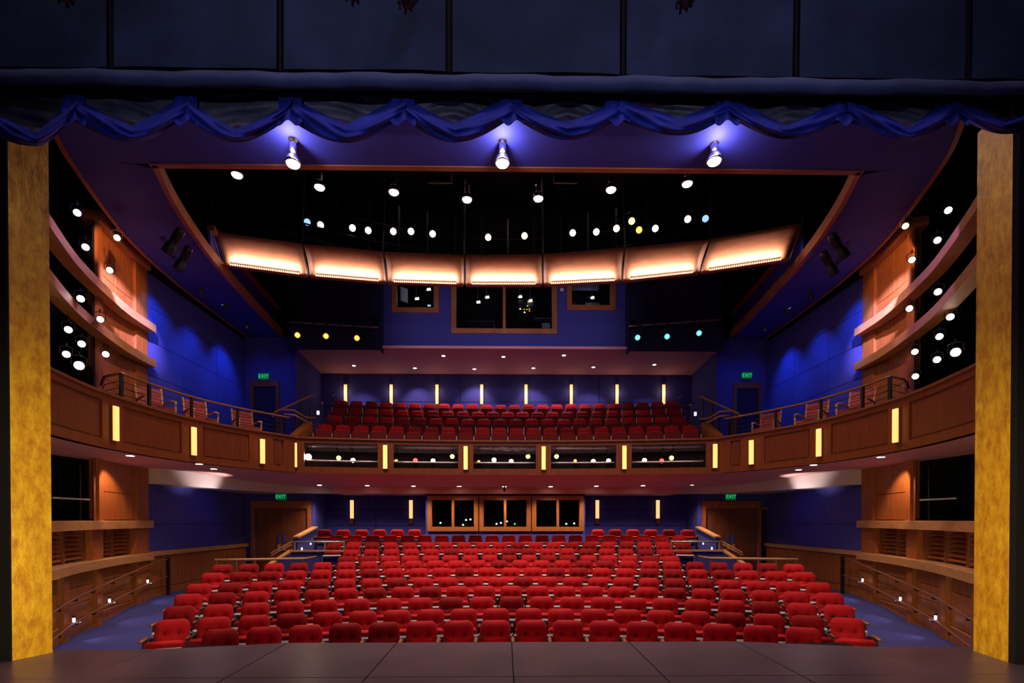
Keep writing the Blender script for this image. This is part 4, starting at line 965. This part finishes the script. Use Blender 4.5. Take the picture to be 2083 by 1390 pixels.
mb = MB(); q = Pz(1026, 996, 2.60); r = empty('ceiling_sensor', (q.x, q.y, 2.66)); tag(r, 'small dark sensor hanging below the middle under-balcony downlight', 'sensor')
MB().lathe([(0.02, -0.14), (0.04, -0.12), (0.04, -0.04), (0.02, 0.06)], 12).build('sensor_body', M['black_metal'], r, smooth=True)
for s in (-1, 1):
    for i, (px, py) in enumerate(((265,927),(405,944),(435,954))):
        q = Pz(px, py, ZS-0.006)
        downlight((-s*q.x, q.y, q.z), 'round downlight under the %s side balcony, %s from the stage' % (SIDE[s], ORD[i+1]), 'downlights under the side balconies', 60, 100, col=WARM, r_=0.08)
# warm and cool washes: pier, blue walls, bulkhead
for s in (-1, 1):
    # warm grazing light on the lower pier
    spot((s*9.0, 11.9, 2.88), (s*9.75, 12.0, 1.9), 110, (1.0, 0.66, 0.40), 80, 0.6, 0.03)
    # bulkhead wash
    spot((s*8.5, 15.4, 2.1), (s*9.4, 15.3, 2.95), 70, (1.0, 0.9, 0.9), 82, 0.8, 0.05)
    # pier: warm and lavender lanterns high up
    spot((s*7.9, 10.3, 8.2), (s*9.85, 12.35, 7.8), 420, (1.0, 0.55, 0.30), 30, 0.5, 0.05)
    spot((s*8.0, 10.6, 8.1), (s*9.85, 12.7, 6.9), 4200, (0.48, 0.42, 1.0), 29, 0.6, 0.05)
    spot((s*7.0, 10.0, 8.1), (s*9.8, 12.9, 5.6), 420, (1.0, 0.66, 0.5), 36, 0.6, 0.05)
    spot((s*5.5, 9.6, 8.2), (s*8.9, 10.1, 6.5), 110, (0.35, 0.2, 1.0), 45, 0.3, 0.03).data.energy = 500
    # saturated blue on the side walls
    spot((s*8.9, 13.6, 8.3), (s*10.0, 14.1, 6.4), 230, (0.05, 0.2, 1.0), 75, 0.9, 0.05)
    spot((s*8.9, 15.6, 8.3), (s*10.0, 15.8, 5.6), 240, (0.05, 0.18, 1.0), 75, 0.9, 0.05)
    spot((s*9.0, 17.4, 8.3), (s*10.0, 17.4, 5.6), 260, (0.04, 0.15, 1.0), 75, 0.9, 0.05)
    spot((s*8.6, 16.5, 2.4), (s*10.0, 16.0, 1.2), 8, (0.1, 0.15, 1.0), 120, 0.9, 0.05)
    # gallery end wall, faint blue
    spot((s*9.0, 16.5, 8.2), (s*9.0, 19.0, 6.0), 60, (0.05, 0.14, 1.0), 80, 0.9, 0.05)
for x in (-3.5, 0, 3.5): point((x, 16.0, 12.6), 14, (0.8, 0.55, 0.7), 0.05)  # unseen point lamps added so the dark catwalk shows
# dim glow in the control rooms
for x in (-3.4, -1, 1, 3.4): point((x, 20.6, 10.8), 3, (0.7, 0.7, 1.0), 0.05)

# ================================================================== EXIT SIGNS
def exit_sign(px, py, Y, label):
    q = P(px, py, Y); r = empty('exit_sign', q); tag(r, label, 'exit sign', 'green exit signs')
    MB().box(-0.19, 0.19, 0.0, 0.06, -0.13, 0.13).build('housing', mat('sign_housing', (0.005, 0.05, 0.02), 0.5, emit=(0.0, 0.25, 0.08), estr=0.25), r)
    c = bpy.data.curves.new('lettering', 'FONT'); c.body = 'EXIT'; c.size = 0.19; c.align_x = 'CENTER'; c.align_y = 'CENTER'; c.extrude = 0.004
    tmp = bpy.data.objects.new('tmp', c); C.objects.link(tmp); bpy.context.view_layer.update(); me_ = bpy.data.meshes.new_from_object(tmp.evaluated_get(bpy.context.evaluated_depsgraph_get())); bpy.data.objects.remove(tmp); me_.materials.clear(); me_.materials.append(M['e_exit'])
    t = bpy.data.objects.new('lettering', me_); C.objects.link(t); t.parent = r; t.location = (0, -0.008, 0); t.rotation_euler = (PI/2, 0, 0)
    mb = MB(); mb.box(-0.2, 0.2, -0.01, 0.07, -0.145, -0.13); mb.build('bottom_edge', M['black_metal'], r)
exit_sign(536, 766, 18.9, 'green EXIT sign over the left gallery door upstairs')
exit_sign(1520, 764, 18.9, 'green EXIT sign over the right gallery door upstairs')
exit_sign(571, 1011, 18.88, 'green EXIT sign over the left stalls doors')
exit_sign(1487, 1011, 18.88, 'green EXIT sign over the right stalls doors')

# ================================================================== SEATS
def back_mesh(dim=True):
    mb = MB(); NU, NV = 18, 16
    def hw(v):
        z = v*0.46; top = 0.46; r = 0.11
        w0 = 0.240-0.012*v
        if z > top-r: d = (z-(top-r))/r; w0 = w0-r*(1-math.sqrt(max(0, 1-d*d)))
        return w0
    for layer in (0, 1):
        for j in range(NV+1):
            v = j/NV; vv = 1-(1-v)**1.0
            for i in range(NU+1):
                u = -1+2*i/NU; x = u*hw(vv*0.985)
                edge = (1-abs(u)**4)*(1-abs(2*v-1)**6)
                y = -0.045*edge-0.012 if layer == 0 else 0.03*edge+0.01
                if layer == 0:
                    for bx_ in (-0.095, 0.095):
                        d2 = ((x-bx_)/0.040)**2+((v-0.58)/0.085)**2; y += 0.050*math.exp(-d2)
                    y += 0.024*math.exp(-((v-0.55)/0.045)**2)*(1 if abs(x) < 0.15 else math.exp(-((abs(x)-.15)/.03)**2))
                z = 0.40+v*0.46; y += 0.02+(v*0.46)*0.20
                mb.v.append((x, y+0.10, z))
    W1 = NU+1; off = (NV+1)*W1
    for j in range(NV):
        for i in range(NU):
            q = j*W1+i; mb.f.append((q, q+1, q+W1+1, q+W1)); mb.mi.append(0); q += off; mb.f.append((q+W1, q+W1+1, q+1, q)); mb.mi.append(0)
    for i in range(NU):
        for q in (i, NV*W1+i): mb.f.append((q, q+1, q+1+off, q+off)); mb.mi.append(0)
    for j in range(NV):
        for q in (j*W1, j*W1+NU): mb.f.append((q, q+W1, q+W1+off, q+off)); mb.mi.append(0)
    return mb
def take(mb, nm, m, smooth=False, bevel=0):
    o = mb.build(nm, m, None, smooth=smooth); d = o.data; bpy.data.objects.remove(o)
    if bevel:
        bm = bmesh.new(); bm.from_mesh(d); bmesh.ops.bevel(bm, geom=bm.edges[:], offset=bevel, segments=2, affect='EDGES'); bm.to_mesh(d); bm.free()
        if smooth: d.polygons.foreach_set('use_smooth', [True]*len(d.polygons))
    return d
SEAT = {}
SEAT['back'] = [take(back_mesh(), 'backrest', M['velvet'], True), take(back_mesh(), 'backrest', M['velvet_b'], True)]
mbx = MB(); mbx.hexa([(-.243,-.30,.535),(.243,-.30,.535),(.243,.12,.38),(-.243,.12,.38),(-.238,-.27,.64),(.238,-.27,.64),(.235,.12,.50),(-.235,.12,.50)])
SEAT['cushion'] = [take(mbx, 'seat_cushion', M['velvet'], True, 0.028), take(mbx, 'seat_cushion', M['velvet_b'], True, 0.028)]
mbx = MB(); mbx.hexa([(-.256,-.325,.500),(.256,-.325,.500),(.256,.10,.35),(-.256,.10,.35),(-.256,-.310,.532),(.256,-.310,.532),(.256,.10,.375),(-.256,.10,.375)])
SEAT['pan'] = take(mbx, 'seat_pan', mat('pale_seat_pan', (0.80, 0.72, 0.74), 0.5))
mbx = MB(); mbx.hexa([(-.235,.12,.30),(.235,.12,.30),(.235,.16,.30),(-.235,.16,.30),(-.20,.225,.80),(.20,.225,.80),(.20,.255,.80),(-.20,.255,.80)])
mbf = MB(); mbf.hexa([(-.243,-.10,.28),(.243,-.10,.28),(.243,.02,.30),(-.243,.02,.30),(-.238,-.16,.64),(.238,-.16,.64),(.238,-.05,.64),(-.238,-.05,.64)])
SEAT['cushion_up'] = [take(mbf, 'seat_cushion', M['velvet'], True, 0.03), take(mbf, 'seat_cushion', M['velvet_b'], True, 0.03)]
mbf = MB(); mbf.hexa([(-.215,-.125,.33),(.215,-.125,.33),(.215,-.10,.33),(-.215,-.10,.33),(-.215,-.172,.61),(.215,-.172,.61),(.215,-.14,.61),(-.215,-.14,.61)])
SEAT['pan_up'] = take(mbf, 'seat_pan', M['velvet_c'])
SEAT['shell'] = take(mbx, 'back_shell', M['shell'])
mbx = MB(); mbx.hexa([(-.326,-.20,0),(-.250,-.20,0),(-.250,.14,0),(-.326,.14,0),(-.316,-.08,.60),(-.260,-.08,.60),(-.260,.16,.60),(-.316,.16,.60)], 0)
mbx.box(-.30, -.276, -.20, -.10, .22, .50, 1)
SEAT['standard'] = take(mbx, 'standard', [M['black_metal'], M['steel']])
mbx = MB(); mbx.box(-.312, -.264, -.28, .02, .610, .650)
SEAT['arm'] = take(mbx, 'armrest', M['wood'], True, 0.012)
mbx = MB(); mbx.box(-.308, -.268, -.20, .02, .610, .640)
SEAT['arm2'] = take(mbx, 'armrest', M['wood_dark'], True, 0.012)
SEAT['button'] = take(MB().lathe([(0.004, -0.006), (0.018, -0.002), (0.018, 0.006), (0.004, 0.012)], 8, M4=Matrix.Rotation(PI/2, 4, 'X')), 'button', M['button'], True)
def link(nm, d, parent, loc_=None, flip=False):
    o = bpy.data.objects.new(nm, d); C.objects.link(o); o.parent = parent
    if loc_: o.location = loc_
    if flip: o.scale.x = -1
    return o
def seat(x, y, z, rz, label, group, last, buttons, rnd, up=False, first=False):
    r = empty('theatre_seat', (x, y, z), rz); tag(r, label, 'theatre seat', group)
    k_ = 1 if rnd.random() < 0.3 else 0
    b = link('backrest', SEAT['back'][k_], r)
    b.rotation_euler.x = rnd.uniform(-.03, .03)
    if buttons:
        for s in (-1, 1): link('button', SEAT['button'], b, (s*0.095, 0.143, 0.667))
    link('back_shell', SEAT['shell'], r)
    link('seat_cushion', SEAT['cushion_up' if up else 'cushion'][k_], r); link('seat_pan', SEAT['pan_up' if up else 'pan'], r)
    link('standard', SEAT['standard'], r); link('armrest', SEAT['arm' if (buttons == 2 or first) else 'arm2'], r)
    if last: link('standard', SEAT['standard'], r, None, True); link('armrest', SEAT['arm'], r, None, True)
def seat_row(idx, yc, zt, x0, x1, cy, pitch, place, group, rnd, buttons=False, extra=''):
    R = yc-cy; a0 = math.asin(x0/R); a1 = math.asin(x1/R)
    n = int(round((a1-a0)*R/pitch))+1; st = (a1-a0)/(n-1)
    for j in range(n):
        a = a0+st*j
        x = R*math.sin(a); y = cy+R*math.cos(a)
        seat(x, y-0.22, row_zf(zt), -a, 'red %sseat, %s from the left in the %s %s' % ('tufted velvet ' if buttons else 'velvet ', ORD[j+1], place, extra or 'row'), group, j == n-1, buttons, rnd, 'balcony' in extra, j == 0)
    return n
rn = random.Random(3); total = 0
rowname = ['front', 'second', 'third', 'fourth', 'fifth', 'sixth', 'seventh', 'eighth', 'ninth', 'tenth', 'eleventh']
for i, (yc, zt, xe) in enumerate(ROWS[:11]):
    total += seat_row(i, yc, zt, -xe, xe+0.05, ROW_C, 0.575, rowname[i], 'stalls seats', rn, (2 if i == 0 else i < 4), 'stalls row')
yc, zt, xe = ROWS[11]
for s in (-1, 1):
    x0, x1 = (-6.35, -3.35) if s < 0 else (3.25, 6.3)
    total += seat_row(11, yc, zt, x0, x1, ROW_C, 0.60, 'short back row', 'stalls seats', rn, False, 'left of the windows' if s < 0 else 'right of the windows')
for i, (yc, zt, xe) in enumerate(BROWS):
    total += seat_row(i, yc, zt, -xe, xe, BC, 0.565, ['front', 'second', 'third', 'back'][i], 'balcony seats', rn, False, 'balcony row')
print('SEATS', total)

# ================================================================== GALLERY ARMCHAIRS
def armchair(x, y, z, rz, label):
    r = empty('gallery_armchair', (x, y, z), rz); tag(r, label, 'armchair', 'armchairs on the side galleries')
    wd = M['wood_light']
    for sx in (-1, 1):
        MB().tube([(sx*0.27, -0.24, 0), (sx*0.27, -0.26, 0.62)], 0.022, 8).build('leg', wd, r, smooth=True)
        MB().tube([(sx*0.25, 0.24, 0), (sx*0.25, 0.22, 0.42), (sx*0.25, 0.34, 0.98)], 0.022, 8).build('leg', wd, r, smooth=True)
        MB().tube([(sx*0.27, -0.27, 0.55), (sx*0.27, -0.26, 0.63), (sx*0.275, -0.1, 0.66), (sx*0.26, 0.26, 0.62)], 0.022, 8).build('armrest', wd, r, smooth=True)
    take_ = MB().hexa([(-.25,-.25,.40),(.25,-.25,.40),(.25,.24,.36),(-.25,.24,.36),(-.25,-.25,.48),(.25,-.25,.48),(.25,.24,.44),(-.25,.24,.44)]); take_.build('seat_cushion', M['upholstery'], r)
    for j in range(3):
        z0 = 0.48+j*0.16; y0 = 0.235+0.2*(z0-0.42)
        MB().hexa([(-.23,y0-.03,z0),(.23,y0-.03,z0),(.23,y0+.02,z0),(-.23,y0+.02,z0),(-.23,y0,z0+.145),(.23,y0,z0+.145),(.23,y0+.05,z0+.145),(-.23,y0+.05,z0+.145)]).build('back_cushion', M['upholstery'], r)
    r.scale = (1.1, 1.1, 1.1)
for s in (-1, 1):
    for i, (x, y, a) in enumerate(((-8.55, 11.9, 62), (-8.25, 13.15, 58), (-7.7, 14.4, 50))):
        armchair(s*(abs(x)-0.1), y, 3.66, (math.radians(a) if s < 0 else -math.radians(a))*0.95, 'wooden armchair with red cushions on the %s gallery, %s from the stage' % (SIDE[s], ORD[i+1]))

# ================================================================== RAILINGS
for s in (-1, 1):
    rail = empty('gallery_railing', (0, 0, 3.6)); tag(rail, 'bronze top rail on dark posts with cables along the %s gallery' % SIDE[s], 'railing', 'gallery railings')
    base = [(x-0.1, y) for x, y in seg(FASC, 10.4, 14.9)]
    full = [(-9.3, 11.35), (-8.7, 10.7)] + base
    mb = MB(); mb.tube([(x, y, 0.97) for x, y in full], 0.03, 8); mb.v = [(a*-s, b, c) for a, b, c in mb.v]; mb.build('top_rail', M['bronze'], rail, smooth=True)
    for k_ in range(4):
        mb = MB(); mb.tube([(x, y, 0.40+k_*0.135) for x, y in full], 0.008, 5); mb.v = [(a*-s, b, c) for a, b, c in mb.v]; mb.build('cable', M['black_metal'], rail)
    for yq in (10.42, 11.2, 12.4, 13.6, 14.7):
        q = seg(base, yq, yq+0.01)[0]
        mb = MB(); mb.box(q[0]-0.02, q[0]+0.02, q[1]-0.04, q[1]+0.04, 0.0, 0.96); mb.v = [(a*-s, b, c) for a, b, c in mb.v]; mb.build('post', M['black_metal'], rail)
    # stair rails at the corner of the centre balcony
    st = empty('stair_railing', (0, 0, 0)); tag(st, 'angled wooden handrails on dark posts at the %s end of the balcony rows' % SIDE[s], 'railing', 'balcony stair railings')
    def pp(px, py, Y):
        q = P(px, py, Y); return (q.x if s < 0 else -q.x, q.y, q.z)
    for pts in ([(559,839,16.0),(636,804,18.6),(641,808,18.7)], [(563,838,16.2),(600,820,18.0)], [(574,834,15.7),(598,835,15.7),(622,850,16.2),(640,851,16.6)], [(578,843,15.6),(600,845,15.6),(623,858,16.1),(640,868,16.5)], [(547,843,15.6),(559,843,15.8)]):
        mb = MB(); mb.tube([pp(*p) for p in pts], 0.035, 8); mb.build('handrail', M['wood_light'], st, smooth=True)
    for (px, py, Y, zl) in ((632,812,18.5,1.1),(612,822,17.6,1.1),(560,845,15.9,0.5),(577,848,15.6,0.75),(600,850,15.7,0.75),(622,856,16.1,0.8)):
        a = pp(px, py, Y); mb = MB(); mb.box(a[0]-0.025, a[0]+0.025, a[1]-0.04, a[1]+0.04, a[2]-zl, a[2]+0.02); mb.build('post', M['black_metal'], st)
    for k_ in range(4):
        a = pp(562, 852+k_*8, 15.75); b = pp(600, 856+k_*8, 15.75); mb = MB(); mb.tube([a, b], 0.01, 5); mb.build('cable', M['black_metal'], st)
    # sloped timber stringer caps
    sg = empty('stair_cheek', (0, 0, 0)); tag(sg, 'sloping wooden stair cheek beside the %s end of the front balcony row' % SIDE[s], 'stair side')
    a, b = pp(598, 884, 15.45), pp(628, 858, 16.1)
    mb = MB(); w2 = 0.12
    mb.hexa([(a[0]-w2,a[1],a[2]-.35),(a[0]+w2,a[1],a[2]-.35),(b[0]+w2,b[1],b[2]-.75),(b[0]-w2,b[1],b[2]-.75),(a[0]-w2,a[1],a[2]),(a[0]+w2,a[1],a[2]),(b[0]+w2,b[1],b[2]),(b[0]-w2,b[1],b[2])])
    mb.build('cheek_board', M['wood'], sg)
    # row-end rail with chrome step lights
    er = empty('row_end_rail', (0, 0, 0)); tag(er, 'black rail with chrome-tipped posts by the %s end of the top balcony rows' % SIDE[s], 'railing', 'row end rails')
    mb = MB(); mb.tube([pp(652, 827, 19.6), pp(696, 827, 20.3)], 0.03, 8); mb.build('rail', M['black_metal'], er, smooth=True)
    for px, py, Y in ((655, 822, 19.6), (677, 807, 20.1)):
        a = pp(px, py, Y); mb = MB(); mb.box(a[0]-.04, a[0]+.04, a[1]-.03, a[1]+.03, a[2]-1.0, a[2]); mb.build('post', M['black_metal'], er)
        mb = MB(); mb.tube([(a[0]-.10, a[1], a[2]-.04), (a[0]+.08, a[1], a[2]+.08)], 0.035, 8); mb.build('chrome_tip', M['chrome'], er, smooth=True)
    a = pp(647, 840, 19.0); sl = empty('aisle_light', a); tag(sl, 'small bright white aisle light on the %s flank wall of the balcony' % SIDE[s], 'light', 'aisle lights')
    MB().box(-.04, .04, -.03, .03, -.07, .07).build('lamp', emat('aisle_lamp', (.8, .85, 1), 1.6), sl)
    # ---- stalls: wall handrails on the side aisle
    hr = empty('wall_handrail', (0, 0, 0)); tag(hr, 'pair of curved bronze handrails climbing along the %s aisle wall' % SIDE[s], 'handrail', 'aisle handrails')
    def zline(y, off): 
        t = [(8.0, -0.25), (8.9, -0.2), (11.6, 0.01), (12.9, 0.16), (14.3, 0.39)]
        for (a_, b_), (c_, d_) in zip(t, t[1:]):
            if y <= c_ or c_ == 14.3: return b_+(d_-b_)*(y-a_)/(c_-a_)-off
    rp = [(p[0]+0.17, p[1]) for p in seg(WALL, 7.6, 13.7)]+[(-9.75, 14.2)]
    for off, nm in ((0.0, 'handrail'), (0.49, 'handrail')):
        mb = MB(); mb.tube([(x, y, zline(y, off)) for x, y in rp], 0.022, 8); mb.build(nm, M['bronze'], hr, smooth=True, mirror=-s)
    for yq in (8.6, 9.4, 10.2, 11.0, 11.9, 12.8):
        q = seg(rp, yq, yq+.01)[0]
        for off in (0.0, 0.49):
            z = zline(yq, off); mb = MB(); mb.tube([(q[0], q[1], z-.02), (q[0], q[1], z-.07), (q[0]-.13, q[1]+.02, z-.07)], 0.012, 6); mb.build('bracket', M['black_metal'], hr, mirror=-s)
    mb = MB(); mb.box(-9.79, -9.71, 14.17, 14.23, -0.66, 0.42); mb.build('end_post', M['black_metal'], hr, mirror=-s)
    for i, px in enumerate((150, 223, 301)):
        best = min([(seg(rp, y_, y_+.01)[0]) for y_ in [8.6+5*t/200 for t in range(200)]], key=lambda q: abs(proj((q[0], q[1], -0.3))[0]-px))
        z = zline(best[1], 0.49)
        lt = empty('step_light', (best[0]*-s, best[1], z)); tag(lt, 'small bright chrome step light on the lower %s handrail, %s from the stage' % (SIDE[s], ORD[i+1]), 'light', 'step lights on the handrails')
        MB().lathe([(0.02, 0.03), (0.026, 0.04), (0.026, 0.09), (0.02, 0.12)], 12).build('lamp', emat('step_lamp', (1, .95, 1), 1.4), lt, smooth=True)
        MB().lathe([(0.02, 0.12), (0.028, 0.125), (0.02, 0.17)], 10).build('cap', M['black_metal'], lt, smooth=True)
        MB().tube([(0, 0, 0.03), (0.0, 0, -0.06)], 0.03, 8).build('clamp', M['chrome'], lt, smooth=True)
        MB().tube([(-s*-0.0, 0, 0.0), (s*-0.12, 0.03, 0.02)], 0.02, 8).build('arm', M['chrome'], lt, smooth=True)
        spot((best[0]*-s-s*0.05, best[1], z-0.05), (best[0]*-s-s*0.7, best[1]+0.2, -0.95), 5, (0.95, 0.9, 1.0), 90, 0.8, 0.03)
    # ---- cross-aisle rail, stair rail and blue parapets
    cr = empty('cross_aisle_rail', (0, 0, 0)); tag(cr, 'horizontal bronze rail on short posts behind the %s end of seventh stalls row' % SIDE[s], 'railing', 'cross aisle rails')
    mb = MB(); mb.tube([pp(437, 1140, 14.2), pp(620, 1137, 14.2)], 0.04, 8); mb.tube([pp(620, 1137, 14.2), pp(643, 1133, 14.9)], 0.03, 8); mb.build('rail', M['wood_light'], cr, smooth=True)
    for px in (442, 483, 520, 565, 618):
        a = pp(px, 1140, 14.2); mb = MB(); mb.box(a[0]-.025, a[0]+.025, a[1]-.03, a[1]+.03, -0.6, a[2]); mb.build('post', M['bronze'], cr)
    s2 = empty('stair_rail', (0, 0, 0)); tag(s2, 'silver and bronze handrail above the %s blue parapet in the stalls' % SIDE[s], 'railing', 'stalls stair rails')
    mb = MB(); mb.tube([pp(593, 1103, 15.7), pp(701, 1103, 15.7)], 0.03, 8); mb.build('level_rail', M['steel'], s2, smooth=True)
    for dy in (0, 5): mb = MB(); mb.tube([pp(593, 1103+dy, 15.7), pp(551, 1126+dy, 15.2)], 0.022, 8); mb.build('sloping_rail', M['wood_light'], s2, smooth=True)
    for px, hh in ((700, .45), (661, .8), (600, .8)):
        a = pp(px, 1103, 15.7); mb = MB(); mb.box(a[0]-.02, a[0]+.02, a[1]-.02, a[1]+.02, a[2]-hh, a[2]); mb.build('post', M['steel'], s2)
    a = pp(555, 1128, 15.25); mb = MB(); mb.box(a[0]-.02, a[0]+.02, a[1]-.02, a[1]+.02, -0.66, a[2]); mb.build('post', M['bronze'], s2)
    pw = empty('parapet', (0, 0, 0)); struct(pw, 'low blue parapet with maple cap beside the %s stalls stair' % SIDE[s])
    a, b, c = pp(703, 1121, 15.25), pp(592, 1120, 15.25), pp(548, 1149, 14.3)
    MB().box(a[0], b[0], 15.2, 15.3, -0.8, a[2]-0.03).build('parapet_wall', M['blue_wall'], pw)
    MB().box(a[0], b[0], 15.15, 15.35, a[2]-0.03, a[2]+0.02).build('parapet_cap', M['wood_light'], pw)
    mb = MB(); t = 0.05; mb.hexa([(b[0]-t,b[1],-.8),(b[0]+t,b[1],-.8),(c[0]+t,c[1],-.8),(c[0]-t,c[1],-.8),(b[0]-t,b[1],b[2]-.03),(b[0]+t,b[1],b[2]-.03),(c[0]+t,c[1],c[2]-.03),(c[0]-t,c[1],c[2]-.03)]); mb.build('stair_wall', M['blue_wall'], pw)
    t = 0.07; mb = MB(); mb.hexa([(b[0]-t,b[1],b[2]-.03),(b[0]+t,b[1],b[2]-.03),(c[0]+t,c[1],c[2]-.03),(c[0]-t,c[1],c[2]-.03),(b[0]-t,b[1],b[2]+.02),(b[0]+t,b[1],b[2]+.02),(c[0]+t,c[1],c[2]+.02),(c[0]-t,c[1],c[2]+.02)]); mb.build('stair_cap', M['wood_light'], pw)
    # upper sloping wall with pale cap
    a, b = pp(601, 1094, 17.0), pp(641, 1073, 18.95); t = 0.06; p2 = empty('parapet', (0, 0, 0)); struct(p2, 'sloping blue stair wall with pale cap near the %s doors' % SIDE[s])
    mb = MB(); mb.hexa([(a[0]-t,a[1],-.8),(a[0]+t,a[1],-.8),(b[0]+t,b[1],-.8),(b[0]-t,b[1],-.8),(a[0]-t,a[1],a[2]-.03),(a[0]+t,a[1],a[2]-.03),(b[0]+t,b[1],b[2]-.03),(b[0]-t,b[1],b[2]-.03)]); mb.build('stair_wall', M['blue_wall'], p2)
    t = 0.11; mb = MB(); mb.hexa([(a[0]-t,a[1],a[2]-.03),(a[0]+t,a[1],a[2]-.03),(b[0]+t,b[1],b[2]-.03),(b[0]-t,b[1],b[2]-.03),(a[0]-t,a[1],a[2]+.03),(a[0]+t,a[1],a[2]+.03),(b[0]+t,b[1],b[2]+.03),(b[0]-t,b[1],b[2]+.03)]); mb.build('stair_cap', M['wood_light'], p2)
    for px, py in ((632, 1106), (614, 1117)):
        a = pp(px, py, 16.9); lt = empty('step_light', a); tag(lt, 'tiny white step light on the %s blue stair wall, %s one' % (SIDE[s], 'upper' if px == 632 else 'lower'), 'light', 'step lights on the stair walls')
        MB().box(-.018, .018, -.02, .02, -.045, .045).build('lamp', emat('tiny_lamp', (1, .95, 1), 1.8), lt)

# ================================================================== CONTROL ROOM CONTENTS
def pendant_glint(px, py, Y, label, sc_=1.0):  # pendant reflections in the glass, added as small glowing shades
    q = P(px, py, Y); r = empty('pendant_glint', q); tag(r, label, 'lamp', 'pendant reflections in the upper control room windows')
    for k_ in range(3):
        t = k_*2*PI/3+0.5; MB().lathe([(0.05*sc_, -0.05), (0.06*sc_, -0.03), (0.02*sc_, 0.04)], 10, M4=Matrix.Translation((0.09*math.cos(t)*sc_, 0.05*math.sin(t), 0.03*math.sin(t)))).build('shade', M['e_small'] if k_ != 1 else M['steel'], r, smooth=True)
    MB().tube([(0, 0, 0), (0, 0, max(0.2, 11.35-q.z))], 0.01, 5).build('stem', M['steel'], r)
for px, py, lb in ((847,607,'triple pendant reflection in the small left control room window'),(871,588,'small pendant reflection near the top right of the left control window'),(972,614,'triple pendant reflection in the left pane of the large window'),(990,604,'pendant reflection right of the triple one in the large left pane'),(1057,603,'left pendant reflection in the right pane of the large window'),(1078,611,'right pendant reflection in the right pane of the large window'),(1204,605,'triple pendant reflection in the small right control room window')):
    pendant_glint(px, py, 20.2, lb, 0.8)
def small(nm, px, py, Y, w_, h, d_, m, label, cat, extra=None, rz=0):
    q = P(px, py, Y); r = empty(nm, q, rz); tag(r, label, cat)
    MB().box(-w_/2, w_/2, 0, d_, -h/2, h/2).build('casing', m, r)
    MB().box(-w_/2+.02, w_/2-.02, -.012, 0, -h/2+.02, h/2-.02).build('face', extra or m, r)
    return r
small('projection_screen', 822, 600, 20.5, 0.36, 0.6, 0.03, M['grey'], 'tilted pale screen in the small left control room window', 'screen', M['white'], 0.7)
small('monitor', 873, 622, 20.0, 0.16, 0.1, 0.04, M['black_metal'], 'small glowing monitor low in the left control window', 'monitor', emat('screen_glow', (.6, .9, 1), 1.2))
small('air_duct', 1190, 583, 20.8, 1.2, 0.16, 0.2, M['grey'], 'pale horizontal duct at the top of the small right window', 'duct')
small('red_case', 1169, 617, 20.0, 0.18, 0.12, 0.1, M['redbox'], 'small red case in the small right control room window', 'case')
small('equipment_rack', 1205, 622, 20.6, 0.6, 0.25, 0.3, M['grey'], 'grey equipment stack in the small right control room window', 'rack')
small('mixing_desk', 968, 662, 19.9, 1.5, 0.35, 0.6, M['grey'], 'long dim mixing desk low in the large left pane', 'console', M['black_metal'])
small('white_machine', 1111, 663, 19.6, 0.34, 0.24, 0.2, M['grey'], 'pale round-cornered machine low in the large right pane', 'machine', M['white'])
small('wall_shelf', 1110, 647, 19.8, 0.9, 0.04, 0.3, M['grey'], 'thin grey shelf edge in the large right pane', 'shelf')
dm = empty('dimmer_panel', P(1072, 630, 20.3)); tag(dm, 'dark control panel with orange indicator lights in the large right pane', 'control panel')
MB().box(-.35, .35, 0, .1, -.5, .4).build('casing', M['black_metal'], dm)
rr = random.Random(11)
for (a, b, m) in ((-.12,.0,'e_orange'),(.0,.0,'e_orange'),(.1,.02,'e_orange'),(.1,-.06,'e_orange'),(.02,.15,'e_green'),(.05,.3,'e_orange'),(-.1,-.12,'e_small'),(-.28,.02,'e_small')):
    MB().box(a-.025, a+.025, -.02, 0, b-.018, b+.018).build('indicator', M[m], dm)
q = P(1143, 588, 18.85); r = empty('beacon', q); tag(r, 'small red-capped white alarm beacon on the blue wall between upper windows', 'beacon')
MB().box(-.06, .06, 0, .05, -.07, 0.03).build('casing', M['white'], r); MB().box(-.06, .06, 0, .05, 0.03, .12).build('cap', M['redbox'], r)
# stalls booth glints
for i, (px, py) in enumerate(((896,1064),(942,1068),(948,1058),(957,1057),(1010,1066),(1019,1064),(1031,1061),(1047,1066),(1152,1066),(1168,1065))):
    q = P(px, py, 19.7); r = empty('desk_lamp', (q.x, q.y, q.z)); wn = 'left' if px < 973 else ('middle' if px < 1080 else 'right')
    tag(r, 'tiny %s lamp behind the %s stalls window, %s from the left' % ('green' if i == 7 else 'white', wn, ORD[{896:1,942:2,948:3,957:4,1010:1,1019:2,1031:3,1047:4,1152:1,1168:2}[px]]), 'lamp', 'lamps in the stalls booth')
    MB().lathe([(0.035, -0.03), (0.04, -0.01), (0.015, 0.03)], 10).build('shade', M['e_green'] if i == 7 else M['e_small'], r, smooth=True)
    MB().tube([(0, 0, -0.02), (0, 0, -0.35)], 0.008, 5).build('stem', M['black_metal'], r)
